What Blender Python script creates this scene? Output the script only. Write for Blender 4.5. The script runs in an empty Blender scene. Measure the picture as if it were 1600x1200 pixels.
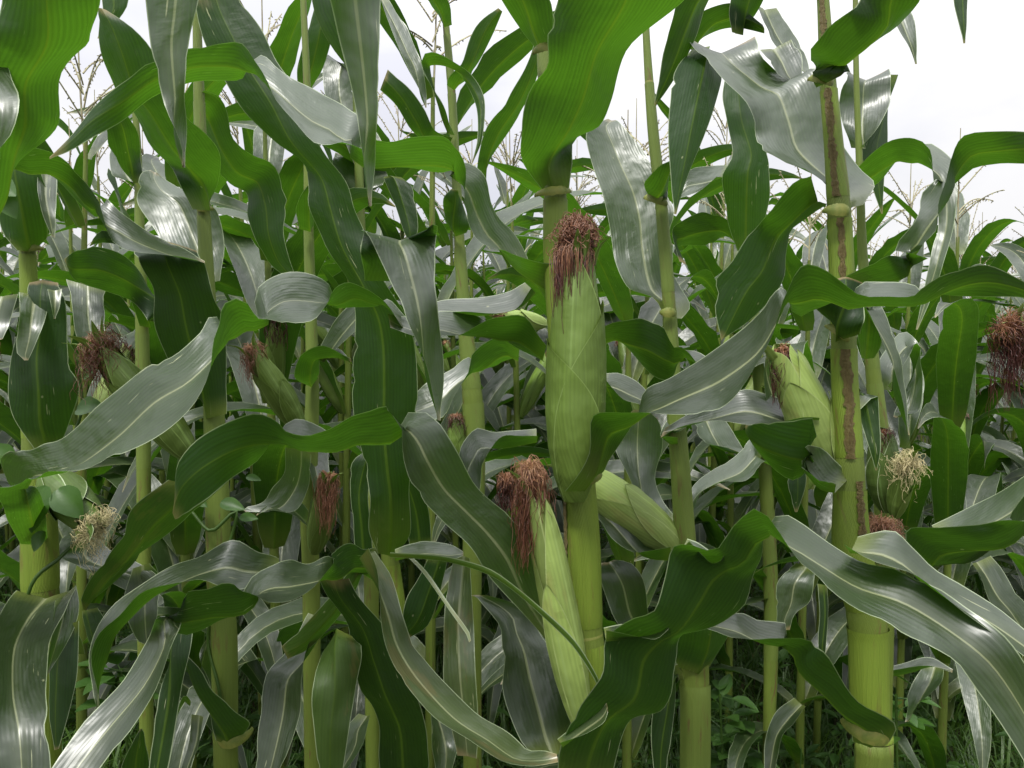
import bpy, math, random
import numpy as np
from mathutils import Vector

SC = bpy.context.scene
COL = SC.collection
PI = math.pi

# ------------------------------------------------------------------ camera
CAMZ = 1.30
PITCH = math.atan(60 / 1155)
FPX = 1155.0
cd = bpy.data.cameras.new('camera')
cam = bpy.data.objects.new('camera', cd)
COL.objects.link(cam)
cam.location = (0, 0, CAMZ)
cam.rotation_euler = (PI / 2 - PITCH, 0, 0)
cd.sensor_width = 36
cd.lens = 36 * FPX / 1600
cd.clip_start = 0.02
cd.clip_end = 3000
SC.camera = cam

# ------------------------------------------------------------------ sky, sun, exposure
SUN_EL, SUN_AZ = math.radians(62), math.radians(205)      # azimuth from +Y, clockwise
w = bpy.data.worlds.new('World')
SC.world = w
w.use_nodes = True
nt = w.node_tree
nt.nodes.clear()
def WN(t, **k):
    n = nt.nodes.new(t)
    for a, b in k.items(): setattr(n, a, b)
    return n
wo = WN('ShaderNodeOutputWorld'); bg = WN('ShaderNodeBackground')
sky = WN('ShaderNodeTexSky', sky_type='NISHITA', sun_disc=False, sun_elevation=SUN_EL, sun_rotation=SUN_AZ)
tc = WN('ShaderNodeTexCoord'); sep = WN('ShaderNodeSeparateXYZ')
nt.links.new(tc.outputs['Generated'], sep.inputs[0])
mp = WN('ShaderNodeMapping'); mp.inputs['Scale'].default_value = (1.2, 1.2, 3.0); mp.inputs['Location'].default_value = (0.3, 0.1, 0.4)
nt.links.new(tc.outputs['Generated'], mp.inputs[0])
nz = WN('ShaderNodeTexNoise'); nz.inputs['Scale'].default_value = 2.2; nz.inputs['Detail'].default_value = 6; nz.inputs['Roughness'].default_value = 0.5
nt.links.new(mp.outputs[0], nz.inputs['Vector'])
rp = WN('ShaderNodeValToRGB')
rp.color_ramp.elements[0].position = 0.36; rp.color_ramp.elements[0].color = (0.77, 0.775, 0.85, 1)
rp.color_ramp.elements[1].position = 0.62; rp.color_ramp.elements[1].color = (1.0, 0.99, 1.0, 1)
nt.links.new(nz.outputs['Fac'], rp.inputs['Fac'])
# overcast luminance rises smoothly from the horizon to the zenith
mr = WN('ShaderNodeMapRange'); mr.inputs['From Min'].default_value = 0.0; mr.inputs['From Max'].default_value = 1.0
mr.inputs['To Min'].default_value = 0.65; mr.inputs['To Max'].default_value = SKY_TOP = 2.7
pw = WN('ShaderNodeMath', operation='POWER'); pw.inputs[1].default_value = 2.3
mz = WN('ShaderNodeMath', operation='MAXIMUM'); mz.inputs[1].default_value = 0.0
nt.links.new(sep.outputs['Z'], mz.inputs[0]); nt.links.new(mz.outputs[0], pw.inputs[0]); nt.links.new(pw.outputs[0], mr.inputs['Value'])
vm = WN('ShaderNodeVectorMath', operation='SCALE')
nt.links.new(rp.outputs['Color'], vm.inputs[0]); nt.links.new(mr.outputs['Result'], vm.inputs['Scale'])
sk = WN('ShaderNodeVectorMath', operation='SCALE'); sk.inputs['Scale'].default_value = 0.05
nt.links.new(sky.outputs['Color'], sk.inputs[0])
mx = WN('ShaderNodeMix', data_type='RGBA'); mx.inputs['Factor'].default_value = 0.92
nt.links.new(sk.outputs[0], mx.inputs['A']); nt.links.new(vm.outputs[0], mx.inputs['B'])
nt.links.new(mx.outputs['Result'], bg.inputs['Color']); bg.inputs['Strength'].default_value = 1.0
nt.links.new(bg.outputs[0], wo.inputs['Surface'])

sl = bpy.data.lights.new('sun', 'SUN')
sl.energy = 2.6; sl.angle = math.radians(12); sl.color = (1.0, 0.97, 0.92)
so = bpy.data.objects.new('sun', sl); COL.objects.link(so)
sd = Vector((math.sin(SUN_AZ) * math.cos(SUN_EL), math.cos(SUN_AZ) * math.cos(SUN_EL), math.sin(SUN_EL)))
so.rotation_euler = (-sd).to_track_quat('-Z', 'Y').to_euler()
so.location = (0, 0, 12)
SC.view_settings.view_transform = 'Standard'
SC.view_settings.look = 'None'
SC.view_settings.exposure = 0.60
SC.view_settings.gamma = 1
SC.view_settings.use_curve_mapping = False
SC.render.engine = 'CYCLES'
SC.cycles.max_bounces = 8
SC.cycles.diffuse_bounces = 2
SC.cycles.transmission_bounces = 6

# ------------------------------------------------------------------ helpers
FWD = np.array([0, math.cos(PITCH), -math.sin(PITCH)])
UPV = np.array([0, math.sin(PITCH), math.cos(PITCH)])
RGT = np.array([1.0, 0, 0])
CAM = np.array([0, 0, CAMZ])
def P(px, py, d):                      # the place on the sight line of a photo point, d metres ahead
    return CAM + d * (FWD + RGT * ((px - 800) / FPX) - UPV * ((py - 600) / FPX))

def tag(o, label=None, cat=None, group=None, kind=None):
    if label: o['label'] = label
    if cat: o['category'] = cat
    if group: o['group'] = group
    if kind: o['kind'] = kind
    return o
def empty(name, loc, label=None, cat=None, group=None):
    o = bpy.data.objects.new(name, None); COL.objects.link(o)
    o.location = loc; o.empty_display_size = 0.05
    return tag(o, label, cat, group)
def link(name, me, parent=None, keep_world=True):
    o = bpy.data.objects.new(name, me); COL.objects.link(o)
    if parent is not None:
        o.parent = parent
        if keep_world:                 # data is in world coordinates; the parent chain is only translated
            q = parent; t = Vector((0, 0, 0))
            while q is not None:
                t += q.location; q = q.parent
            o.location = -t
    return o

class MB:
    """collects vertices, faces, uv, a second uv (t along, half width) and material slots"""
    def __init__(s):
        s.v = []; s.f = []; s.uv = []; s.tv = []; s.mi = []; s.n = 0
    def grid(s, V, U, T, mi=0, closed=False, flip=False):
        """V: (n,m,3) points, U,T: (n,m,2)"""
        n, m, _ = V.shape
        idx = np.arange(n * m).reshape(n, m) + s.n
        if closed:
            a = idx[:-1, :]; b = np.roll(idx, -1, axis=1)[:-1, :]; c = np.roll(idx, -1, axis=1)[1:, :]; d = idx[1:, :]
        else:
            a = idx[:-1, :-1]; b = idx[:-1, 1:]; c = idx[1:, 1:]; d = idx[1:, :-1]
        F = np.stack([a, d, c, b] if flip else [a, b, c, d], -1).reshape(-1, 4)
        s.v.append(V.reshape(-1, 3)); s.uv.append(U.reshape(-1, 2)); s.tv.append(T.reshape(-1, 2))
        s.f.append(F); s.mi.append(np.full(len(F), mi)); s.n += n * m
    def mesh(s, name, mats):
        me = bpy.data.meshes.new(name)
        V = np.concatenate(s.v); F = np.concatenate(s.f).astype(np.int32); U = np.concatenate(s.uv); T = np.concatenate(s.tv)
        me.vertices.add(len(V)); me.vertices.foreach_set('co', V.astype(np.float32).ravel())
        k = F.shape[1]
        me.loops.add(F.size); me.loops.foreach_set('vertex_index', F.ravel())
        me.polygons.add(len(F)); me.polygons.foreach_set('loop_start', np.arange(0, F.size, k, dtype=np.int32))
        try: me.polygons.foreach_set('loop_total', np.full(len(F), k, dtype=np.int32))
        except Exception: pass
        me.polygons.foreach_set('material_index', np.concatenate(s.mi).astype(np.int32))
        me.polygons.foreach_set('use_smooth', np.ones(len(F), dtype=bool))
        u1 = me.uv_layers.new(name='UVMap'); u1.data.foreach_set('uv', U[F.ravel()].astype(np.float32).ravel())
        u2 = me.uv_layers.new(name='T'); u2.data.foreach_set('uv', T[F.ravel()].astype(np.float32).ravel())
        me.update(calc_edges=True); me.validate()
        for m in (mats if isinstance(mats, (list, tuple)) else [mats]): me.materials.append(m)
        return me

def catmull(X, n, closed=False):
    """resample rows of X (k,c) to n rows, evenly by the length of the first three columns"""
    X = np.asarray(X, float); k = len(X)
    if k == 2: return X[0] + (X[1] - X[0]) * np.linspace(0, 1, n)[:, None]
    Pd = np.vstack([2 * X[0] - X[1], X, 2 * X[-1] - X[-2]])
    out = []
    for i in range(k - 1):
        p0, p1, p2, p3 = Pd[i], Pd[i + 1], Pd[i + 2], Pd[i + 3]
        t = np.linspace(0, 1, 13)[:-1, None] if i < k - 2 else np.linspace(0, 1, 13)[:, None]
        m1 = 0.45 * (p2 - p0); m2 = 0.45 * (p3 - p1)
        h = 2 * t**3 - 3 * t**2 + 1
        out.append(h * p1 + (t**3 - 2 * t**2 + t) * m1 + (-2 * t**3 + 3 * t**2) * p2 + (t**3 - t**2) * m2)
    D = np.vstack(out)
    L = np.r_[0, np.cumsum(np.linalg.norm(np.diff(D[:, :3], axis=0), axis=1) + 1e-6)]
    q = np.linspace(0, L[-1], n)
    return np.stack([np.interp(q, L, D[:, c]) for c in range(D.shape[1])], 1)

def unit(a): return a / (np.linalg.norm(a, axis=-1, keepdims=True) + 1e-12)

VK = np.array([-1, -.93, -.75, -.5, -.25, -.10, -.035, 0, .035, .10, .25, .5, .75, .93, 1])
VK_LOW = np.array([-1, -.5, 0, .5, 1])
def ribbon(mb, C, H, seed=0, gutter=.22, ruffle=.10, mi=0, cols=VK, ridge=.0016, rfreq=1.0, nicks=0):
    """a leaf blade: C centre line, H half-width vectors; the upper side faces along T x H"""
    rng = np.random.RandomState(seed)
    n = len(C); T = unit(np.gradient(C, axis=0)); hw = np.linalg.norm(H, axis=1, keepdims=True)
    N = unit(np.cross(T, H))
    s = np.r_[0, np.cumsum(np.linalg.norm(np.diff(C, axis=0), axis=1))]
    L = max(s[-1], 1e-3)
    v = cols[None, :, None]
    tn = (s / L)[:, None, None]
    g = np.broadcast_to(np.asarray(gutter, float), (n,))[:, None, None]
    prof = g * (np.abs(v)**1.25 - .55)
    nick = np.ones((n, 2))
    if nicks:
        for _ in range(rng.poisson(nicks * L)):
            c0 = rng.uniform(.1, .97) * n; nick[:, rng.randint(2)] -= rng.uniform(.05, .16) * np.exp(-((np.arange(n) - c0) / rng.uniform(.5, 1.6))**2)
    nv = np.where(v > 0, nick[:, 1][:, None, None], nick[:, 0][:, None, None])
    v = np.where(np.abs(v) > .9, v * np.clip(nv, .75, 1), v)
    ph = rng.uniform(0, 6.28, 6)
    def wave(o):
        q = s * rfreq
        return (np.sin(q * 62 + ph[o] + 1.5 * np.sin(q * 17 + ph[o + 1])) * (.55 + .45 * np.sin(q * 23 + ph[o + 2])))
    wv = np.where(v > 0, wave(0)[:, None, None], wave(3)[:, None, None])
    fade = np.sin(np.clip(tn * 1.15, 0, 1) * PI)**.6
    rf = ruffle * np.abs(v)**2.6 * wv * fade
    h3 = hw[:, None, :]
    V = C[:, None, :] + H[:, None, :] * v + N[:, None, :] * (h3 * (prof + rf) - ridge * np.exp(-(v * h3 / .004)**2) * (1 - .8 * tn))
    V = V + unit(H)[:, None, :] * (h3 * .04 * rf / max(ruffle, .01) * np.sign(v) * np.abs(v)**4)
    U = np.stack([np.broadcast_to(s[:, None], (n, len(cols))), np.broadcast_to((cols * .5 + .5)[None], (n, len(cols)))], -1)
    Tt = np.stack([np.broadcast_to((s / L)[:, None], (n, len(cols))), np.broadcast_to(hw * 10, (n, len(cols)))], -1)
    mb.grid(V, U, Tt, mi, flip=True)

def tube(mb, pts, rad, sides=8, mi=0, cap=False, flat=None):
    pts = np.asarray(pts, float); n = len(pts); rad = np.broadcast_to(np.asarray(rad, float), (n,))
    T = unit(np.gradient(pts, axis=0))
    ref = np.array([0.0, -1.0, 0.02]) if abs(T[0][1]) < .9 else np.array([1.0, 0, 0])
    A = unit(np.cross(T, ref)); B = np.cross(T, A)
    th = np.linspace(0, 2 * PI, sides + 1)
    ring = A[:, None, :] * np.cos(th)[None, :, None] + B[:, None, :] * np.sin(th)[None, :, None]
    V = pts[:, None, :] + ring * rad[:, None, None]
    s = np.r_[0, np.cumsum(np.linalg.norm(np.diff(pts, axis=0), axis=1))]
    U = np.stack([np.broadcast_to(s[:, None], (n, sides + 1)), np.broadcast_to((th / 2 / PI)[None], (n, sides + 1))], -1)
    Tt = np.stack([np.broadcast_to((s / max(s[-1], 1e-6))[:, None], (n, sides + 1)), np.broadcast_to(rad[:, None] * 10, (n, sides + 1))], -1)
    mb.grid(V, U, Tt, mi)

# ------------------------------------------------------------------ materials
class NB:
    def __init__(s, name):
        s.m = bpy.data.materials.new(name); s.m.use_nodes = True; s.t = s.m.node_tree; s.t.nodes.clear()
        s.out = s.n('ShaderNodeOutputMaterial')
    def n(s, t, **k):
        x = s.t.nodes.new(t)
        for a, b in k.items(): setattr(x, a, b)
        return x
    def put(s, sock, val):
        if hasattr(val, 'links') or isinstance(val, bpy.types.NodeSocket): s.t.links.new(val, sock)
        else:
            if isinstance(val, tuple) and len(val) == 3 and sock.type == 'RGBA': val = (*val, 1)
            sock.default_value = val
    def math(s, op, a, b=0.0, c=None, clamp=False):
        x = s.n('ShaderNodeMath', operation=op, use_clamp=clamp); s.put(x.inputs[0], a); s.put(x.inputs[1], b)
        if c is not None: s.put(x.inputs[2], c)
        return x.outputs[0]
    def mix(s, f, a, b, blend='MIX'):
        x = s.n('ShaderNodeMix', data_type='RGBA', blend_type=blend); s.put(x.inputs['Factor'], f); s.put(x.inputs['A'], a); s.put(x.inputs['B'], b)
        return x.outputs['Result']
    def step(s, x, lo, hi, a=0.0, b=1.0):
        n = s.n('ShaderNodeMapRange', interpolation_type='SMOOTHSTEP')
        s.put(n.inputs['Value'], x)
        n.inputs['From Min'].default_value = lo; n.inputs['From Max'].default_value = hi
        n.inputs['To Min'].default_value = a; n.inputs['To Max'].default_value = b
        return n.outputs['Result']
    def noise(s, vec, scale=5, detail=3, rough=.5, dist=0):
        n = s.n('ShaderNodeTexNoise'); s.put(n.inputs['Vector'], vec)
        n.inputs['Scale'].default_value = scale; n.inputs['Detail'].default_value = detail
        n.inputs['Roughness'].default_value = rough; n.inputs['Distortion'].default_value = dist
        return n.outputs['Fac']
    def comb(s, x, y, z=0.0):
        n = s.n('ShaderNodeCombineXYZ'); s.put(n.inputs[0], x); s.put(n.inputs[1], y); s.put(n.inputs[2], z)
        return n.outputs[0]
    def uv(s, name):
        n = s.n('ShaderNodeUVMap', uv_map=name); q = s.n('ShaderNodeSeparateXYZ'); s.t.links.new(n.outputs[0], q.inputs[0])
        return q.outputs[0], q.outputs[1]
    def bump(s, h, dist, strength=1.0):
        n = s.n('ShaderNodeBump'); n.inputs['Strength'].default_value = strength; n.inputs['Distance'].default_value = dist
        s.put(n.inputs['Height'], h); return n.outputs[0]

def leaf_material(name, veink=1.0, top=(.036, .062, .018), under=(.016, .044, .009), trans=(.066, .185, .008), tfac=.38, rib_top=(.30, .33, .17),
                  rib_under=(.065, .12, .012), rough=.37, scars=1.3, wax=1.35, dry=0.0, edgec=(.42, .50, .30)):
    b = NB(name)
    s_, v_ = b.uv('UVMap'); t_, hw10 = b.uv('T')
    hw = b.math('MULTIPLY', hw10, .1)
    sv = b.math('MULTIPLY', b.math('SUBTRACT', v_, .5), 2.0)
    dist = b.math('MULTIPLY', sv, hw)
    ad = b.math('ABSOLUTE', dist)
    oi = b.n('ShaderNodeObjectInfo'); rnd = oi.outputs['Random']
    off = b.math('MULTIPLY', rnd, 37.0)
    # veins 
    vein = b.math('SINE', b.math('MULTIPLY', dist, 2 * PI / .0040))
    vein = b.math('MULTIPLY_ADD', vein, .5, .5)
    lng = b.noise(b.comb(b.math('MULTIPLY', s_, 5), b.math('MULTIPLY', dist, 520), off), 1, 2)
    blot = b.noise(b.comb(b.math('MULTIPLY', s_, 9), b.math('MULTIPLY', dist, 22), off), 1, 3)
    hue = b.math('MULTIPLY_ADD', rnd, .5, .75)
    geo = b.n('ShaderNodeNewGeometry'); back = geo.outputs['Backfacing']
    stripes = b.math('ADD', b.math('MULTIPLY', vein, .08), b.math('MULTIPLY', lng, .30))
    stripes = b.math('ADD', stripes, .7)
    blotf = b.math('MULTIPLY_ADD', blot, .9, .55)
    def shade(c, f):
        x = b.n('ShaderNodeVectorMath', operation='SCALE'); b.put(x.inputs[0], c); b.put(x.inputs['Scale'], f); return x.outputs[0]
    topc = shade(shade(shade(top, stripes), blotf), hue)
    botc = shade(shade(under, stripes), hue)
    base = b.mix(back, topc, botc)
    # midrib 
    rw = b.math('MULTIPLY_ADD', t_, -.0021, .0026)
    rib = b.math('SUBTRACT', 1.0, b.step(b.math('DIVIDE', ad, b.math('MAXIMUM', rw, .0004)), .45, 1.15))
    halo = b.math('SUBTRACT', 1.0, b.step(b.math('DIVIDE', ad, .012), .0, 1.0))
    ribc = b.mix(back, rib_top, rib_under)
    basey = b.math('MULTIPLY', b.math('SUBTRACT', 1.0, b.step(t_, .0, .14)), .75)
    base = b.mix(basey, base, (.16, .20, .035))
    base = b.mix(b.math('MULTIPLY', halo, .10), base, ribc)
    base = b.mix(b.math('MULTIPLY', rib, .8), base, ribc)
    # pale scratches along the veins
    sc1 = b.noise(b.comb(b.math('MULTIPLY', s_, 26), b.math('MULTIPLY', dist, 420), off), 1, 2, .6)
    sc2 = b.noise(b.comb(b.math('MULTIPLY', s_, 7), b.math('MULTIPLY', dist, 26), b.math('ADD', off, 5)), 1, 1)
    scar = b.math('MULTIPLY', b.step(sc1, .68, .73), b.step(sc2, .52 , .60))
    scar = b.math('MULTIPLY', scar, .75 * scars)
    base = b.mix(scar, base, (.42, .45, .25))
    spot = b.n('ShaderNodeTexVoronoi'); b.put(spot.inputs['Vector'], b.comb(b.math('MULTIPLY', s_, 24), b.math('MULTIPLY', dist, 30), off)); spot.inputs['Scale'].default_value = 1
    sp = b.math('MULTIPLY', b.math('SUBTRACT', 1.0, b.step(spot.outputs['Distance'], .02, .05)), .5 * scars)
    base = b.mix(sp, base, (.38, .40, .22))
    # pale thin margin
    edge = b.math('SUBTRACT', 1.0, b.step(b.math('SUBTRACT', hw, ad), .00035, .0012))
    base = b.mix(b.math('MULTIPLY', edge, .8), base, edgec)
    tipn = b.noise(b.comb(b.math('MULTIPLY', s_, 20), b.math('MULTIPLY', dist, 60), off), 1, 3)
    tipb = b.math('MULTIPLY', b.step(b.math('ADD', t_, b.math('MULTIPLY', tipn, .10)), 1.0, 1.06), .8)
    base = b.mix(tipb, base, (.32, .24, .11))
    if dry > 0:
        dn = b.noise(b.comb(b.math('MULTIPLY', s_, 12), b.math('MULTIPLY', dist, 40), off), 1, 4, .6)
        base = b.mix(b.math('MULTIPLY', b.step(dn, .56, .62), dry), base, (.30, .17, .07))
    # relief 
    bh = b.math('ADD', b.math('MULTIPLY', vein, .5 * veink), b.math('MULTIPLY', lng, .8))
    wr = b.noise(b.comb(b.math('MULTIPLY', s_, 160), b.math('MULTIPLY', dist, 60), off), 1, 2)
    wm = b.step(b.noise(b.comb(b.math('MULTIPLY', s_, 14), b.math('MULTIPLY', dist, 40), b.math('ADD', off, 9)), 1, 1), .58, .68)
    big = b.noise(b.comb(b.math('MULTIPLY', s_, 22), b.math('MULTIPLY', dist, 30), off), 1, 2)
    hsum = b.math('ADD', b.math('MULTIPLY', bh, .00016), b.math('MULTIPLY', b.math('MULTIPLY', wr, wm), .0007))
    hsum = b.math('ADD', hsum, b.math('MULTIPLY', big, .0050))
    nrm = b.bump(hsum, 1.0, .9)
    pr = b.n('ShaderNodeBsdfPrincipled')
    b.put(pr.inputs['Base Color'], base); b.put(pr.inputs['Normal'], nrm)
    rr = b.math('MULTIPLY_ADD', lng, .10, rough - .04)
    b.put(pr.inputs['Roughness'], b.math('ADD', rr, b.math('MULTIPLY', back, .16)))
    b.put(pr.inputs['IOR'], 1.5)
    b.put(pr.inputs['Specular IOR Level'], b.math('MULTIPLY_ADD', back, -.72 * wax, wax))
    tr = b.n('ShaderNodeBsdfTranslucent')
    tcx = shade(shade(trans, b.math('ADD', b.math('MULTIPLY_ADD', vein, .16, .60), b.math('MULTIPLY', lng, .36))), hue)
    tcx = b.mix(b.math('MULTIPLY', rib, .7), tcx, (.10, .19, .008))
    tcx = b.mix(b.math('MULTIPLY', halo, .25), tcx, (.11, .24, .008))
    b.put(tr.inputs['Color'], tcx); b.put(tr.inputs['Normal'], nrm)
    ms = b.n('ShaderNodeMixShader'); b.put(ms.inputs[0], tfac)
    b.t.links.new(pr.outputs[0], ms.inputs[1]); b.t.links.new(tr.outputs[0], ms.inputs[2])
    b.t.links.new(ms.outputs[0], b.out.inputs['Surface'])
    return b.m

def plain(name, c, rough=.6, c2=None, scale=40, bumpd=0.0, spec=.4, trans=None, tfac=.3):
    b = NB(name)
    g = b.n('ShaderNodeTexCoord')
    f = b.noise(g.outputs['Object'], scale, 4, .6)
    col = b.mix(b.step(f, .35, .65), c, c2 or tuple(x * .6 for x in c))
    pr = b.n('ShaderNodeBsdfPrincipled'); b.put(pr.inputs['Base Color'], col); pr.inputs['Roughness'].default_value = rough
    pr.inputs['Specular IOR Level'].default_value = spec
    if bumpd: b.put(pr.inputs['Normal'], b.bump(f, bumpd))
    if trans:
        tr = b.n('ShaderNodeBsdfTranslucent'); b.put(tr.inputs['Color'], trans)
        ms = b.n('ShaderNodeMixShader'); b.put(ms.inputs[0], tfac)
        b.t.links.new(pr.outputs[0], ms.inputs[1]); b.t.links.new(tr.outputs[0], ms.inputs[2]); b.t.links.new(ms.outputs[0], b.out.inputs['Surface'])
    else: b.t.links.new(pr.outputs[0], b.out.inputs['Surface'])
    return b.m

def stalk_material(name, c1, c2, stain=(.12, .05, .03), stainf=.65, lines=260):
    b = NB(name)
    s_, v_ = b.uv('UVMap'); t_, r10 = b.uv('T')
    oi = b.n('ShaderNodeObjectInfo'); off = b.math('MULTIPLY', oi.outputs['Random'], 31)
    a = b.math('MULTIPLY', b.math('MULTIPLY', v_, r10), .628)         # metres around
    ln = b.noise(b.comb(b.math('MULTIPLY', s_, 4), b.math('MULTIPLY', a, 900), off), 1, 2)
    ln2 = b.math('MULTIPLY_ADD', b.math('SINE', b.math('MULTIPLY', a, 2 * PI / .0016)), .5, .5)
    bl = b.noise(b.comb(b.math('MULTIPLY', s_, 7), b.math('MULTIPLY', a, 35), off), 1, 4)
    col = b.mix(b.math('ADD', b.math('MULTIPLY', ln, .6), b.math('MULTIPLY', bl, .5)), c1, c2)
    st = b.noise(b.comb(b.math('MULTIPLY', s_, 20), b.math('MULTIPLY', a, 130), b.math('ADD', off, 3)), 1, 4, .65)
    sm = b.noise(b.comb(b.math('MULTIPLY', s_, 6), b.math('MULTIPLY', a, 20), b.math('ADD', off, 7)), 1, 2)
    f = b.math('MULTIPLY', b.math('MULTIPLY', b.step(st, .54, .66), b.step(sm, .45, .6)), stainf)
    col = b.mix(f, col, stain)
    pr = b.n('ShaderNodeBsdfPrincipled'); b.put(pr.inputs['Base Color'], col)
    b.put(pr.inputs['Roughness'], .5); pr.inputs['Specular IOR Level'].default_value = .35
    pr.inputs['Subsurface Weight'].default_value = 0.0
    h = b.math('ADD', b.math('MULTIPLY', ln, .0006), b.math('ADD', b.math('MULTIPLY', ln2, .00022), b.math('MULTIPLY', bl, .0012)))
    b.put(pr.inputs['Normal'], b.bump(h, 1.0))
    b.t.links.new(pr.outputs[0], b.out.inputs['Surface'])
    return b.m

def silk_material(name, root, tip):
    b = NB(name)
    t_, _ = b.uv('T')
    s_, v_ = b.uv('UVMap')
    n = b.noise(b.comb(b.math('MULTIPLY', s_, 60), b.math('MULTIPLY', v_, 3), 0.0), 1, 3)
    f = b.step(b.math('ADD', t_, b.math('MULTIPLY', b.math('SUBTRACT', n, .5), .5)), .08, .42)
    col = b.mix(f, root, tip)
    pr = b.n('ShaderNodeBsdfPrincipled'); b.put(pr.inputs['Base Color'], col); pr.inputs['Roughness'].default_value = .45
    b.t.links.new(pr.outputs[0], b.out.inputs['Surface'])
    return b.m

M = {}
M['leaf'] = leaf_material('corn_leaf')
M['leaf_far'] = leaf_material('corn_leaf_rows', scars=.8, rough=.40, wax=1.2)
M['leaf_old'] = leaf_material('corn_leaf_worn', top=(.075, .115, .030), under=(.06, .11, .02), scars=1.4, dry=.18, tfac=.3)
M['husk'] = leaf_material('husk', veink=1.3, edgec=(.22, .31, .09), top=(.125, .20, .032), under=(.12, .19, .030), trans=(.2, .3, .03), tfac=.10, rib_top=(.17, .26, .06), rib_under=(.17, .26, .06), scars=.35, wax=.45, rough=.48)
M['husk_pale'] = leaf_material('husk_pale', veink=1.0, edgec=(.34, .42, .16), top=(.25, .34, .085), under=(.25, .34, .08), trans=(.3, .4, .06), tfac=.10, rib_top=(.28, .38, .11), rib_under=(.28, .38, .11), scars=.3, wax=.4, rough=.5, dry=.15)
M['husk_dark'] = leaf_material('husk_dark', top=(.075, .13, .02), under=(.07, .12, .02), tfac=.08, rib_top=(.1, .17, .04), rib_under=(.1, .17, .04), scars=.3, wax=.4, rough=.5)
M['stalk'] = stalk_material('corn_stalk', (.085, .13, .018), (.15, .20, .032))
M['sheath'] = stalk_material('leaf_sheath', (.095, .155, .016), (.185, .255, .030), stainf=.5)
M['sheath_pale'] = stalk_material('leaf_sheath_pale', (.085, .135, .022), (.16, .215, .040), stainf=.55)
M['seam'] = stalk_material('sheath_seam', (.13, .060, .035), (.20, .19, .05), stain=(.07, .025, .018), stainf=.8)
M['collar'] = plain('leaf_collar', (.19, .20, .04), .6, (.12, .16, .025), 120, .0006)
M['node'] = stalk_material('stalk_node', (.17, .22, .04), (.24, .24, .07), stain=(.22, .10, .05), stainf=.6)
M['silk_red'] = silk_material('silk_red', (.36, .17, .085), (.055, .013, .008))
M['silk_brown'] = silk_material('silk_brown', (.42, .24, .11), (.11, .038, .018))
M['silk_pink'] = silk_material('silk_pink', (.42, .23, .12), (.20, .085, .045))
M['silk_pale'] = silk_material('silk_pale', (.62, .60, .30), (.55, .47, .25))
M['tassel'] = plain('tassel', (.36, .35, .20), .7, (.28, .24, .15), 60)
M['soil'] = plain('field_soil', (.060, .048, .026), .9, (.030, .045, .014), 7, .02, .2)
M['grass'] = plain('grass_blade', (.065, .13, .02), .45, (.035, .075, .012), 6, 0, .5, (.12, .26, .02), .35)
M['weed'] = plain('weed_leaf', (.05, .11, .02), .45, (.035, .09, .015), 30, .001, .5, (.10, .24, .02), .35)
M['vine_leaf'] = plain('vine_leaf', (.05, .12, .016), .45, (.035, .09, .012), 30, .001, .5, (.12, .30, .02), .35)
M['bark'] = plain('bark', (.09, .075, .055), .9, (.05, .04, .03), 12, .02)
M['tree_leaf'] = plain('tree_leaf', (.045, .075, .025), .6, (.03, .05, .018), .6, 0, .3)
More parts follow.
